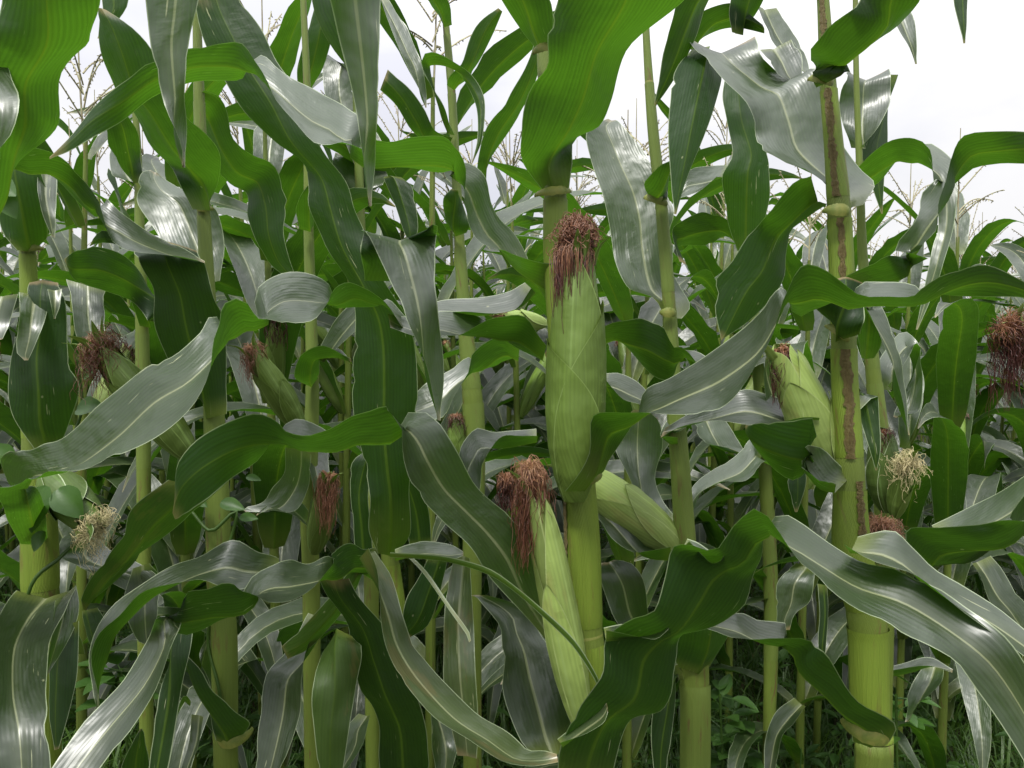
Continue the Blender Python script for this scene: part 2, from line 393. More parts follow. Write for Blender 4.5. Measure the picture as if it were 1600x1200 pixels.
# ------------------------------------------------------------------ corn builders
def hero_leaf(plant, side, st, d, W=.092, mat='leaf', name='leaf', gutter=.20, ruffle=.09, seed=None, label=None, tilt=1.0, ref=None):
    """st: stations from base to tip, the two edges of the blade in photo points; d: distances ahead (evenly spread).
    side: which face the photo shows near the base, 'o' the upper, 'u' the underside"""
    S = np.array(st, float); k = len(S)
    D = np.interp(np.linspace(0, 1, k), np.linspace(0, 1, len(d)), d) if len(d) != k else np.array(d, float)
    A = np.array([P(a[0], a[1], q) for a, q in zip(S, D)]); B = np.array([P(a[2], a[3], q) for a, q in zip(S, D)])
    Mm = (A + B) / 2
    T = unit(np.gradient(Mm, axis=0))
    # handedness: which face looks at the camera near the base
    j = 1 if k > 2 else 0
    best, area = 0, -1
    for i in (range(0, min(3, k)) if ref is None else [ref]):
        c = np.cross(T[i], B[i] - A[i]); s = float(np.dot(c, FWD)); 
        if abs(s) > area: area, best = abs(s), s
    toward = best < 0            # T x (B-A) points to the camera
    if (side == 'o') != toward: A, B = B, A
    t = np.linspace(0, 1, k)
    wt = W * np.interp(t, [0, .12, .35, .7, .9, 1], [.75, .95, 1, .8, .45, .0])
    q = np.zeros(k)
    for i in range(k):
        h = B[i] - A[i]; wa = np.linalg.norm(h)
        need = math.sqrt(max(0, wt[i]**2 - wa**2))
        z = [unit(np.cross(T[i], h + s * need * FWD))[2] for s in (1, -1)]
        horiz = 1 - min(1, abs(T[i][2]) * 1.02)**2
        if wa < .25 * wt[i]: horiz = max(horiz, .9)      # seen edge-on: the width must lie in depth
        q[i] = (1 if z[0] > z[1] else -1) * need * math.sqrt(max(horiz, .0)) * tilt
    q[-1] *= .3
    n = int(np.clip(np.sum(np.linalg.norm(np.diff(Mm, axis=0), axis=1)) / .0075, 14, 150))
    dp = np.maximum((Mm - CAM) @ FWD, .05)                  # each edge moves along its own sight line
    k2 = np.clip(q / 2 / dp, -.22, .22)[:, None]
    A = CAM + (A - CAM) * (1 - k2); B = CAM + (B - CAM) * (1 + k2)
    C0 = np.hstack([(A + B) / 2, (B - A) / 2])
    X = catmull(C0, n)
    C, H = X[:, :3], X[:, 3:]
    hn = np.linalg.norm(H, axis=1)
    H = H * np.maximum(1, .0012 / (hn + 1e-9))[:, None]
    Nn = unit(np.cross(unit(np.gradient(C, axis=0)), H)); facing = np.abs(np.sum(Nn * unit(C - CAM), axis=1))
    e = np.clip(1 - facing / .40, 0, 1)                      # a blade turning over is rolled into a trough
    e = np.convolve(np.pad(e, 3, mode='edge'), np.ones(7) / 7, 'valid')
    mb = MB()
    ribbon(mb, C, H, seed if seed is not None else random.randint(0, 9999), gutter + .48 * e, ruffle, nicks=0 if W < .05 else 15)
    o = link(name, mb.mesh(name, M[mat]), plant)
    if label: o['label'] = label
    return o

def smooth_path(pts, n): return catmull(np.array(pts, float), n)

def hero_stalk(plant, pts, d, nodes=(), sheaths=(), pale=False):
    """pts: (px, py, width in px) from the top down; nodes: photo heights; sheaths: (y of node, y of collar)"""
    W3 = [];
    for (x, y, wd) in pts:
        q = P(x, y, d); W3.append([*q, wd * d / FPX / 2])
    W3 = np.array(W3)
    last = W3[-1].copy()
    if last[2] > .05:
        g = last.copy(); g[2] = 0.0; g[3] = last[3] * 1.05; W3 = np.vstack([W3, g])
    X = catmull(W3, 160)
    ys = np.array([600 - FPX * np.dot(p - CAM, UPV) / np.dot(p - CAM, FWD) for p in X[:, :3]])
    r = X[:, 3] * .955
    for ny in nodes: r = r * (1 + .04 * np.exp(-((ys - ny) / 5.0)**2))
    mb = MB(); tube(mb, X[:, :3], r, 18)
    link('stalk', mb.mesh('stalk', M['stalk']), plant)
    for ny in nodes:
        i = int(np.argmin(abs(ys - ny)))
        mb = MB(); c = X[i, :3]; h = .003
        up = unit(X[max(i - 2, 0), :3] - X[min(i + 2, 159), :3])
        zs = np.linspace(-h, h, 7)
        tube(mb, c + zs[:, None] * up, X[i, 3] * (.95 + .015 * np.cos(zs / h * PI / 2)), 18)
        link('node', mb.mesh('node', M['node']), plant)
    for (y0, y1) in sheaths:          # y0 lower end, y1 upper end (collar)
        sel = np.where((ys <= y0) & (ys >= y1))[0]
        if len(sel) < 3: continue
        c = catmull(X[sel], 40)
        t = np.linspace(0, 1, 40)     # 0 top 1 bottom
        rr = c[:, 3] * (1.0 + .035 * np.exp(-(t / .05)**2) - .03 * np.exp(-((1 - t) / .03)**2))
        mb = MB(); tube(mb, c[:, :3], rr, 22)
        link('sheath', mb.mesh('sheath', M['sheath_pale' if pale else 'sheath']), plant)
    return X, ys

def seam_strip(plant, X, ys, y0, y1, az, width=.005, seed=1):
    """the ragged dry margin of a sheath, running down the stalk on the side az (0 toward the camera, + to the right)"""
    rng = np.random.RandomState(seed)
    sel = np.where((ys >= y0) & (ys <= y1))[0]
    c = catmull(X[sel], 90); n = 90
    wob = np.cumsum(rng.normal(0, .018, n)); wob -= np.linspace(0, wob[-1], n)
    sm = np.convolve(rng.rand(n + 8), np.ones(4) / 4, 'same')[4:-4]; wl = width * np.clip(.25 + sm * .9, .3, 1.0); m = 5
    V = np.zeros((n, m, 3)); 
    for k, u in enumerate(np.linspace(-1, 1, m)):
        a = az + wob + u * wl / np.maximum(c[:, 3], .004) * (1 + .3 * rng.rand(n))
        rr = c[:, 3] * 1.045 + .0006 + .0011 * (1 - abs(u)) * rng.rand(n)
        V[:, k] = c[:, :3] + (np.sin(a)[:, None] * RGT - np.cos(a)[:, None] * np.array([0, 1.0, 0])) * rr[:, None]
    U = np.stack(np.meshgrid(np.linspace(0, .5, n), np.linspace(0, 1, m), indexing='ij'), -1)
    mb = MB(); mb.grid(V, U, np.stack([U[..., 0], np.full((n, m), .15)], -1))
    link('sheath_margin', mb.mesh('sheath_margin', M['seam']), plant)

def collar(plant, x0, y0, x1, y1, d, r=.0035):
    """the yellowish ragged joint where a blade leaves its sheath: a band hugging the stalk"""
    a, b = P(x0, y0, d), P(x1, y1, d); R = np.linalg.norm(b - a) / 2; ax = unit(b - a)
    rng = np.random.RandomState(int(x0) % 997); n, m = 26, 5
    az = np.linspace(-1.75, 1.75, n); c = (a + b) / 2 + FWD * R * .75; up = unit(np.cross(ax, FWD)); up = up if up[2] > 0 else -up
    hh = r * (.35 + .65 * np.cos(az * .8)**2) * rng.uniform(.92, 1.08, n) * 1.3
    V = np.zeros((n, m, 3))
    for k, u in enumerate(np.linspace(-1, 1, m)):
        rr = R * (1.03 - .03 * u) + .0014 * (1 - u * u) 
        V[:, k] = c + (np.sin(az) * rr)[:, None] * ax - (np.cos(az) * rr)[:, None] * FWD + (hh * u - .10 * R * np.cos(az))[:, None] * up
    U = np.stack(np.meshgrid(np.linspace(0, .1, n), np.linspace(0, 1, m), indexing='ij'), -1)
    mb = MB(); mb.grid(V, U, U * 0)
    return link('collar', mb.mesh('collar', M['collar']), plant)

def frame_of(axis, front):
    z = unit(axis); x = unit(front - np.dot(front, z) * z); y = np.cross(z, x)
    return x, y, z            # x toward the viewer, y sideways

PROF = ([0, .03, .10, .22, .36, .5, .62, .74, .87, 1.0, 1.1], [.28, .40, .62, .85, .97, .98, .93, .83, .68, .50, .38])
def husk_patch(base, axis, fr, R, phi, w0, send, off, n=34, m=17, s0=0.0, lift=.0012, pw=2.6, tipout=0.0, slim=1.0):
    x, y, z = fr; L = np.linalg.norm(axis)
    s = np.linspace(s0, send, n); q = (s - s0) / (send - s0)
    w = w0 * np.maximum(0, 1 - q**pw)**.8 + .02
    r = R * np.interp(s, *PROF) * slim + off
    a = phi + w[:, None] * np.linspace(-1, 1, m)[None]
    u = np.linspace(-1, 1, m)[None]
    rr = r[:, None] + lift * np.abs(u)**6 + tipout * (q[:, None]**4)
    V = base + z * (s * L)[:, None, None] + rr[..., None] * (np.cos(a)[..., None] * x + np.sin(a)[..., None] * y)
    hwm = (w * r)
    U = np.stack([np.broadcast_to((s * L)[:, None], (n, m)), np.broadcast_to(np.linspace(0, 1, m)[None], (n, m))], -1)
    T = np.stack([np.broadcast_to((.15 + .8 * q)[:, None], (n, m)), np.broadcast_to((hwm * 10)[:, None], (n, m))], -1)
    return V, U, T

def strand_paths(tip, fr, R, n, length, seed, up=.015, front=.6, curl=.4, spread=1.0, clump=None, ud=.34, taper=.55):
    """silks: each rises from the tip, bends over and hangs, drawn together into locks"""
    rng = np.random.RandomState(seed); x, y, z = fr; out = []
    g = np.array([0, 0, -1.0]); k = 16; u = np.linspace(0, 1, k)
    locks = np.array(clump) if clump is not None else np.sort(rng.uniform(-PI, PI, 7)) * (1 - .55 * front)
    for i in range(n):
        a0 = rng.uniform(-PI, PI) * (1 - .4 * front); lk = locks[np.argmin(np.abs(locks - a0))] if rng.rand() < .8 else a0
        lk = lk + rng.normal(0, .10)
        L = length * (.25 + .75 * rng.rand()**1.2); upi = up * rng.uniform(.15, 1.25)
        r1 = R * spread * rng.uniform(.3, 1.12)
        p1 = np.clip(u / ud, 0, 1)
        rad = r1 * np.sin(p1 * PI / 2) + R * .12 * rng.rand()
        hz = upi * np.sin(p1 * PI) ** .8 - .006
        dn = np.clip((u - ud) / (1 - ud), 0, 1)
        m = dn**.7
        az = a0 * (1 - m) + lk * m
        rad = rad * (1 - taper * .35 * dn)
        nz = np.cumsum(rng.normal(0, 1, (k, 3)), axis=0); nz -= nz[0]
        nz = nz * (curl * .0019 + .0004)
        loop = np.stack([np.sin(u * rng.uniform(8, 22) + rng.uniform(0, 6)), np.cos(u * rng.uniform(8, 22) + rng.uniform(0, 6)), np.sin(u * rng.uniform(8, 20))], 1) * curl * .0030 * np.sin(u * PI)[:, None]
        pts = tip + rad[:, None] * (np.cos(az)[:, None] * x + np.sin(az)[:, None] * y) + hz[:, None] * z + (dn * L)[:, None] * g + nz + loop
        out.append(pts)
    return out

def silk(parent, tip, fr, R, n, length, mat, seed, rad=.00030, sides=4, **kw):
    mb = MB()
    for pts in strand_paths(tip, fr, R, n, length, seed, **kw):
        X = catmull(pts, 24)
        tube(mb, X, rad * np.linspace(1.1, .7, 24), sides - 1)
    return link('silk', mb.mesh('silk', M[mat]), parent)

def ear(plant, bx, by, tx, ty, wpx, d, mat='husk', silkmat='silk_red', dt=None, n_silk=110, slen=.07, seed=0, label=None, leaflets=2,
        sopt=None, rot=0.0, husks=None, silkR=.5):
    base = P(bx, by, d); tip = P(tx, ty, dt or d); ax = tip - base; R = wpx * d / FPX / 2
    fr = frame_of(ax, -FWD)
    e = bpy.data.objects.new('ear', None); COL.objects.link(e); e.parent = plant
    e.location = Vector(base) - plant.location; e.empty_display_size = .03
    if label: e['label'] = label
    rng = random.Random(seed)
    # inner husk closed round the ear
    mb = MB(); mb.grid(*husk_patch(base, ax, fr, R, PI, PI * .999, 1.04, 0.0, m=33, pw=30, lift=0, slim=.97))
    link('husk_leaf', mb.mesh('husk_leaf', M[mat]), e)
    hs = husks or [(2.3, 1.75, 1.02, .0), (-2.2, 1.7, 1.0, .0), (.55, 1.55, .96, 0.0), (-.75, 1.35, .78, 0), (.95, 1.25, .60, 0)]
    for k, (phi, w0, send, s0) in enumerate(hs):
        mb = MB(); mb.grid(*husk_patch(base, ax, fr, R, phi + rot, w0, send, .0007 * (k + 1), s0=s0, lift=.0010, tipout=.0015))
        link('husk_leaf', mb.mesh('husk_leaf', M[mat]), e)
    for k in range(leaflets):
        a = rng.uniform(-1.6, 1.6); x, y, z = fr
        o = np.cos(a) * x + np.sin(a) * y
        p0 = base + ax * .96 + o * R * .5; 
        pts = np.array([p0, p0 + z * .018 + o * .006, p0 + z * .032 + o * .018 + np.array([0, 0, -.002])])
        C = catmull(pts, 14); side = unit(np.cross(z, o)); t = np.linspace(0, 1, 14)
        mb = MB(); ribbon(mb, C, side[None] * (.0055 * (1 - t**2) + .0004)[:, None], seed + k, .3, .05)
        link('husk_tip', mb.mesh('husk_tip', M[mat]), e)
    if n_silk: silk(e, tip, fr, R * silkR * 1.25, int(n_silk * 1.6), slen, silkmat, seed, **(sopt or {}))
    return e
# ------------------------------------------------------------------ setting: ground
def ground():
    rng = np.random.RandomState(3)
    xs = np.r_[np.linspace(-400, -12, 14), np.linspace(-10, 10, 90), np.linspace(12, 400, 14)]
    ys = np.r_[np.linspace(-60, -2, 8), np.linspace(-1, 14, 80), np.linspace(16, 60, 20), np.linspace(80, 900, 14)]
    X, Y = np.meshgrid(xs, ys, indexing='ij')
    Z = .02 * np.sin(X * 2.1 + 1.3 * np.sin(Y)) * np.cos(Y * 1.7) + .012 * rng.randn(*X.shape) - .03
    V = np.stack([X, Y, Z], -1); U = np.stack([X, Y], -1)
    mb = MB(); mb.grid(V, U, U * 0)
    return tag(link('ground', mb.mesh('ground', M['soil'])), kind='structure')
ground()

# ------------------------------------------------------------------ the plants in front, one by one
def plant_at(x, y, d, label, name='corn_plant', group='tall corn plants in front'):
    q = P(x, y, d)
    return empty(name, (q[0], q[1], 0), label, 'corn plant', group)

# ---- plant with the big upright ear, middle of the picture
D1 = .76
p1 = plant_at(912, 1100, D1, 'thick corn plant with the largest upright ear, dark red silk on its tip')
X1, Y1 = hero_stalk(p1, [(848, -60, 18), (850, 70, 24), (857, 180, 30), (867, 290, 36), (869, 400, 40), (884, 600, 44), (903, 740, 50), (910, 850, 56), (914, 980, 57), (926, 1200, 56)],
                    D1, nodes=(984, 770), sheaths=((978, 745), (760, 300), (1300, 1003)))
seam_strip(p1, X1, Y1, 772, 960, -1.15, .004, 3)
seam_strip(p1, X1, Y1, 985, 1200, -.9, .004, 5)
collar(p1, 838, 300, 892, 294, D1 - .02)
collar(p1, 834, 78, 862, 70, .72)
collar(p1, 905, 752, 940, 742, .725)
L = hero_leaf
# long leaf to the left, over the top left corner
L(p1, 'u', [(866,412,862,494),(842,412,848,468),(812,408,820,418),(772,393,797,368),(744,378,783,348),(726,342,769,322),(719,305,753,279),(717,268,719,262),(700,224,700,276),(650,224,650,271),(605,226,595,268),(566,229,556,256),(546,236,566,192),(530,236,545,182),(514,230,515,163),(490,222,488,148),(462,196,458,128),(425,158,425,100),(404,118,404,92),(390,92,388,112),(372,70,374,128),(338,70,345,128),(298,75,300,130),(240,95,240,152),(186,132,190,190),(146,166,145,214),(112,210,108,236),(78,246,78,248)],
  [.76,.77,.76,.75,.74,.73,.71,.69,.66,.65,.64,.635,.63,.63,.63,.63,.63,.635,.64,.645,.65,.66,.67,.68,.69,.70,.71,.72], W=.085, seed=1, gutter=.12, label='long arching leaf twisting from grey upper side to green underside')
# big upper leaf rising toward the viewer
L(p1, 'u', [(848,300,888,294),(824,268,893,256),(816,238,903,224),(819,195,938,200),(842,140,962,157),(861,70,985,80),(872,0,1076,0),(895,-80,1110,-90),(950,-150,1110,-170)],
  [.75,.745,.74,.72,.70,.66,.62,.58,.56], W=.125, seed=2, label='broad green leaf rising over the ear, seen from below')
L(p1, 'u', [(838,80,860,72),(812,50,862,35),(790,15,856,-5),(760,-40,830,-60)], [.73,.72,.70,.68], W=.07, seed=3)
# leaf at the ear, long twist to the right edge
L(p1, 'u', [(886,772,928,752),(906,742,944,740),(922,705,952,720),(926,655,972,695),(958,652,1000,660),(1005,653,1012,617),(1050,652,1045,596),(1120,642,1112,553),(1172,600,1178,508),(1203,545,1205,468),(1216,500,1222,448),(1230,458,1232,462),(1246,430,1242,498),(1265,423,1270,492),(1298,438,1308,482),(1325,458,1332,479),(1350,475,1345,452),(1390,477,1380,450),(1424,475,1424,455),(1441,461,1444,466),(1480,432,1480,465),(1540,414,1540,465),(1600,440,1600,466),(1670,478,1665,488)],
  [.725,.715,.71,.70,.69,.68,.665,.64,.62,.61,.60,.60,.60,.60,.60,.60,.60,.60,.60,.60,.60,.60,.61,.62], W=.088, seed=4, gutter=.10, label='ear leaf sweeping right with a grey twist')
# lower leaf to the left: dark blue grey blade, then green over the left
L(p1, 'o', [(858,1010,884,1000),(838,985,858,960),(800,942,842,918),(762,900,828,850),(730,853,795,810),(690,815,765,778),(656,780,735,748),(636,745,705,698),(624,700,680,662),(618,665,645,650),(613,648,617,700),(585,650,590,705),(552,656,556,703),(522,677,524,697),(500,688,502,684),(474,698,476,673),(450,691,452,670),(430,668,428,694),(395,652,400,725),(350,663,362,748),(305,688,325,778),(277,722,300,795),(271,755,285,808),(272,790,272,812)],
  [.74,.73,.71,.69,.67,.65,.63,.61,.60,.59,.585,.585,.59,.595,.60,.60,.605,.61,.615,.62,.625,.63,.64,.65], W=.090, seed=5, gutter=.14, label='dark blue grey blade beside the ear stalk, green tip arching left')
# lowest leaf: rises right and falls as a big grey blade
L(p1, 'u', [(872,1260,948,1275),(874,1180,962,1195),(900,1118,985,1130),(941,1060,1035,1112),(944,1000,1060,1060),(985,980,1063,1012),(1030,965,1078,992),(1042,905,1130,975),(1050,856,1165,952),(1078,852,1180,915),(1118,862,1190,886),(1148,827,1196,862),(1176,811,1200,842),(1193,806,1206,834),(1204,832,1216,812),(1236,874,1255,828),(1280,912,1300,855),(1335,952,1350,880),(1400,988,1428,895),(1468,1020,1505,950),(1530,1084,1575,1000),(1600,1190,1625,1085),(1650,1300,1650,1200)],
  [.69,.67,.65,.63,.62,.61,.60,.59,.585,.58,.58,.58,.575,.57,.565,.56,.55,.54,.53,.52,.51,.50,.49], W=.094, seed=6, gutter=.12, label='lowest leaf arching right into a broad torn grey blade')
L(p1, 'o', [(1318,858,1340,846),(1360,882,1392,834),(1418,899,1420,858),(1452,922,1455,895),(1495,955,1500,920),(1551,993,1560,952),(1610,1035,1610,992),(1680,1080,1680,1050)],
  [.56,.555,.55,.545,.54,.53,.52,.51], W=.05, seed=7, label='torn half of the broad grey blade with white midrib')
L(p1, 'o', [(850,1185,886,1172),(820,1170,892,1140),(800,1130,885,1090),(783,1075,875,1045),(782,1020,858,1010),(780,985,838,985),(765,960,838,962),(745,937,800,943),(735,930,762,930)],
  [.76,.77,.78,.79,.80,.81,.82,.82,.82], W=.085, seed=8, label='dark grey leaf with pale midrib below the small ear')
L(p1, 'o', [(835,455,825,446),(810,487,800,460),(760,495,745,472),(700,494,690,474),(672,492,660,480)], [.80,.80,.80,.81,.82], W=.07, seed=9)
L(p1, 'u', [(852,543,850,570),(838,525,838,563),(818,503,805,548),(788,505,780,532),(764,508,762,516),(723,530,725,497),(690,531,684,490),(650,528,645,498),(610,512,606,490)], [.80,.79,.78,.77,.765,.76,.75,.75,.75], W=.08, seed=10)
# big ear
ear(p1, 896, 782, 905, 398, 88, .735, 'husk', 'silk_red', dt=.725, n_silk=0, seed=11, leaflets=3, label='largest ear, upright, wrapped in light green husks',
    husks=[(2.9, 2.0, 1.02, 0), (-.3, 2.2, 1.0, 0), (1.7, 2.7, .82, 0), (-1.7, 2.95, .66, 0)])
big_ear = p1.children[-1]
_b = P(905, 398, .725); _fr = frame_of(P(905, 398, .725) - P(896, 782, .735), -FWD)
silk(big_ear, P(901, 382, .725), _fr, .0140, 480, .040, 'silk_red', 12, rad=.00034, up=.018, front=.3, curl=.22, taper=.2)
silk(big_ear, P(896, 392, .722), _fr, .0160, 460, .155, 'silk_red', 13, rad=.00034, up=.012, front=.9, curl=.18, clump=[-.75, -.35, -.1, .45], taper=.6)
silk(big_ear, P(903, 352, .72), _fr, .0130, 220, .014, 'silk_pink', 14, rad=.00042, up=.012, front=.2, curl=.9, taper=0)
# second, narrow ear of the same plant
ear(p1, 912, 1140, 832, 752, 52, .70, 'husk_pale', 'silk_brown', dt=.69, n_silk=0, seed=21, leaflets=1, label='narrow second ear below the largest one', rot=.1,
    husks=[(2.3, 1.7, 1.0, 0), (-2.0, 1.6, .97, 0), (.6, 1.5, .93, 0), (-.45, 1.1, .62, 0)])
e2 = p1.children[-1]; _fr = frame_of(P(832, 752, .69) - P(912, 1140, .70), -FWD)
silk(e2, P(829, 740, .69), _fr, .0125, 300, .085, 'silk_brown', 22, rad=.0003, up=.014, front=0, curl=.5, clump=[-1.5, -1.1, 1.2, 1.6], spread=1.0, taper=.2)
silk(e2, P(790, 745, .72), _fr, .007, 90, .045, 'silk_red', 24, rad=.00034, up=.008, front=0, curl=.4)
silk(e2, P(826, 732, .69), _fr, .010, 60, .03, 'silk_pink', 23, rad=.0004, up=.012, front=0, curl=.6)
# thin straps hanging in front of the lower part
L(p1, 'u', [(610,862,610,870),(690,868,690,876),(760,886,757,895),(805,915,800,921),(850,953,845,960),(900,1002,895,1010),(935,1060,930,1064),(938,1085,937,1087)], [.66,.65,.64,.63,.62,.62,.63,.64], W=.008, seed=11, mat='leaf_old', name='leaf_strip', gutter=.05)
L(p1, 'o', [(636,868,642,866),(662,895,668,893),(700,950,705,947),(728,990,733,987),(734,1003,735,1002)], [.66,.65,.64,.64,.64], W=.006, seed=12, mat='leaf_old', name='leaf_strip', gutter=.05)

# ---- right plant with leaning ear
D2 = .74
p2 = plant_at(1356, 1150, D2, 'corn plant on the right with a purple brown seam down its stalk')
X2, Y2 = hero_stalk(p2, [(1278, -60, 17), (1286, 0, 19), (1293, 120, 25), (1303, 230, 29), (1311, 330, 36), (1317, 480, 38), (1320, 600, 40), (1327, 720, 44), (1331, 860, 58), (1354, 960, 60), (1358, 1080, 58), (1362, 1160, 56), (1364, 1260, 58)],
                    D2, nodes=(330, 118, 735, 962, 1168), sheaths=((320, 126), (525, 338), (728, 532), (955, 760), (1160, 972)), pale=False)
seam_strip(p2, X2, Y2, 126, 325, -.55, .0040, 7)
seam_strip(p2, X2, Y2, 334, 520, -.35, .0036, 8)
seam_strip(p2, X2, Y2, 534, 730, -.30, .0050, 9)
seam_strip(p2, X2, Y2, 740, 860, .15, .0045, 10)
seam_strip(p2, X2, Y2, -40, 118, -.6, .003, 17)
collar(p2, 1270, 118, 1304, 126, .715, .005)
collar(p2, 1294, 326, 1330, 328, .72, .005)
collar(p2, 1330, 1140, 1398, 1150, .69, .006)
collar(p2, 1298, 508, 1330, 530, .715, .004)
L(p2, 'u', [(1282,128,1302,126),(1268,106,1312,112),(1272,86,1336,87),(1296,62,1376,66),(1334,28,1418,38),(1345,0,1439,0),(1370,-60,1450,-60)], [.725,.71,.70,.68,.66,.64,.62], W=.095, seed=21, label='green leaf rising right above the right stalk, yellow collar')
L(p2, 'o', [(1302,322,1350,322),(1292,302,1362,292),(1265,278,1340,268),(1197,248,1304,215),(1180,210,1290,165),(1165,172,1272,118),(1138,140,1246,122),(1112,106,1215,112),(1094,90,1190,94),(1077,74,1182,74),(1075,70,1178,68)], [.755,.77,.78,.80,.81,.82,.83,.84,.85,.86,.88], W=.11, seed=22, gutter=.14, ruffle=.14, label='wide grey leaf behind the right stalk, white midrib and wavy edge')
L(p2, 'o', [(1186,80,1235,64),(1200,100,1248,85),(1215,118,1252,112),(1235,128,1250,130)], [.86,.85,.84,.84], W=.06, seed=23)
L(p2, 'u', [(1266,282,1292,325),(1246,288,1270,340),(1211,334,1240,360),(1180,352,1234,390),(1146,410,1228,432),(1117,442,1210,465),(1118,482,1172,502),(1127,532,1129,530)], [.76,.78,.79,.80,.80,.80,.80,.80], W=.10, seed=24, label='dark green leaf hanging left of the right stalk')
L(p2, 'u', [(1306,527,1334,527),(1292,508,1345,505),(1278,485,1352,482),(1270,465,1358,462),(1275,440,1360,440)], [.72,.705,.70,.70,.71], W=.09, seed=25, gutter=.45, label='funnel shaped leaf base below the crossing leaf')
L(p2, 'u', [(1316,442,1335,462),(1355,426,1383,447),(1398,408,1424,424),(1420,396,1438,402),(1442,388,1402,390),(1466,360,1430,345),(1477,320,1450,315),(1483,285,1474,284),(1490,240,1486,298),(1508,212,1522,266),(1555,208,1560,257),(1610,207,1610,256),(1680,220,1680,250)], [.74,.74,.73,.72,.71,.70,.70,.70,.70,.69,.68,.68,.68], W=.085, seed=26, gutter=.12, label='leaf climbing right from grey blade to dark green overhang')
L(p2, 'o', [(1326,750,1300,766),(1300,738,1280,762),(1270,700,1258,742),(1262,696,1256,712),(1268,735,1274,668),(1240,755,1240,663),(1200,730,1200,663),(1172,695,1172,665),(1164,668,1166,664)], [.71,.70,.69,.69,.70,.71,.72,.73,.74], W=.08, seed=27, gutter=.25, label='short folded leaf at the foot of the leaning ear')
L(p2, 'o', [(1278,657,1278,663),(1230,635,1230,664),(1170,608,1166,668),(1122,630,1117,662),(1078,650,1062,672),(1040,668,1032,684)], [.76,.77,.78,.79,.80,.80], W=.07, seed=28)
L(p2, 'u', [(1332,1162,1390,1162),(1326,1140,1398,1138),(1302,1108,1345,1108),(1280,1084,1308,1064),(1254,1050,1274,1032),(1225,1018,1268,1016),(1215,1006,1255,1002),(1228,985,1224,1008),(1185,978,1190,1008),(1158,962,1150,1003),(1120,962,1120,990),(1082,972,1085,976)], [.70,.69,.69,.69,.70,.70,.70,.71,.72,.73,.74,.75], W=.08, seed=29, gutter=.3, label='low leaf wrapping the thick foot of the right stalk')
ear(p2, 1306, 745, 1219, 545, 68, .765, 'husk_pale', 'silk_red', dt=.76, n_silk=70, slen=.055, silkR=.28, seed=31, leaflets=2, label='pale leaning ear left of the right stalk', rot=.2,
    sopt=dict(up=.006, clump=[-1.5, -1.1, -1.9], curl=.35, spread=1.0))
L(p2, 'o', [(1262,720,1268,705),(1225,690,1245,640),(1198,640,1222,590),(1192,590,1205,560),(1196,560,1200,556)], [.78,.79,.80,.80,.80], W=.05, seed=33, gutter=.4)

# ---- plant right of centre, thinner
D6 = .96
p6 = plant_at(1085, 1130, D6, 'corn plant standing between the largest ear and the seamed right stalk')
hero_stalk(p6, [(1006, -60, 10), (1010, 60, 12), (1020, 200, 17), (1034, 330, 19), (1045, 470, 21), (1052, 600, 26), (1062, 720, 30), (1071, 850, 34), (1083, 980, 44), (1085, 1060, 47), (1086, 1200, 47)],
           D6, nodes=(124, 310, 475, 860), sheaths=((305, 130), (468, 316), (855, 482), (1300, 1056)), pale=True)
seamx = hero_stalk.__name__
collar(p6, 1010, 305, 1044, 316, .945, .005); collar(p6, 1034, 487, 1056, 488, .945, .005)
L(p6, 'o', [(1038,496,1064,498),(1020,468,1076,478),(980,455,1058,440),(960,408,1050,372),(953,362,1048,322),(943,312,1036,282),(926,262,1018,255),(915,217,1005,238),(925,198,970,196),(950,186,962,188)], [.965,.97,.985,1.0,1.01,1.02,1.03,1.04,1.05,1.07], W=.10, seed=41, gutter=.16, ruffle=.14, label='wide grey leaf with cream midrib behind the thin stalk')
L(p6, 'u', [(1012,312,1040,314),(1009,288,1047,300),(1030,264,1050,274),(1050,250,1054,256)], [.95,.93,.91,.90], W=.06, seed=42, gutter=.4)
L(p6, 'u', [(1088,72,1112,84),(1060,102,1130,116),(1048,170,1118,168),(1047,230,1098,222),(1050,290,1074,280),(1054,335,1056,335)], [.90,.86,.83,.81,.80,.79], W=.085, seed=43, label='dark green pointed leaf hanging beside the thin stalk')
L(p6, 'u', [(1060,1046,1112,1046),(1056,1010,1140,1008),(1062,985,1145,980),(1068,950,1150,945),(1100,900,1160,900)], [.945,.93,.91,.90,.88], W=.10, seed=44, gutter=.45)
L(p6, 'u', [(938,520,940,538),(962,510,962,532),(985,503,990,562),(1012,498,1022,592),(1038,515,1048,602),(1052,545,1060,575),(1065,548,1072,552),(1090,575,1102,560),(1112,590,1125,592)], [.90,.89,.88,.87,.86,.86,.86,.86,.86], W=.08, seed=45, label='green leaf folding to grey between largest ear and thin stalk')
ear(p6, 1062, 858, 885, 728, 68, .965, 'husk_pale', 'silk_brown', dt=.97, n_silk=12, slen=.03, seed=46, leaflets=3, label='pale ear lying to the left of the thin stalk')
L(p6, 'o', [(1048,862,1046,866),(1010,868,1012,856),(985,865,995,835),(955,842,968,800),(938,815,940,786),(925,800,930,780)], [.93,.93,.93,.94,.95,.96], W=.06, seed=47)
L(p6, 'o', [(1040,830,1054,815),(1003,795,1030,788),(980,745,1024,745),(960,700,1034,700),(966,665,1030,660),(990,640,1010,640)], [1.0,1.05,1.08,1.1,1.1,1.1], W=.09, seed=48, label='grey leaf with a wide tan midrib beside the thin stalk')
L(p6, 'o', [(1000,985,1015,980),(965,975,1010,950),(945,930,1005,905),(936,898,985,880),(940,880,960,875)], [.97,.96,.95,.95,.96], W=.07, seed=49)
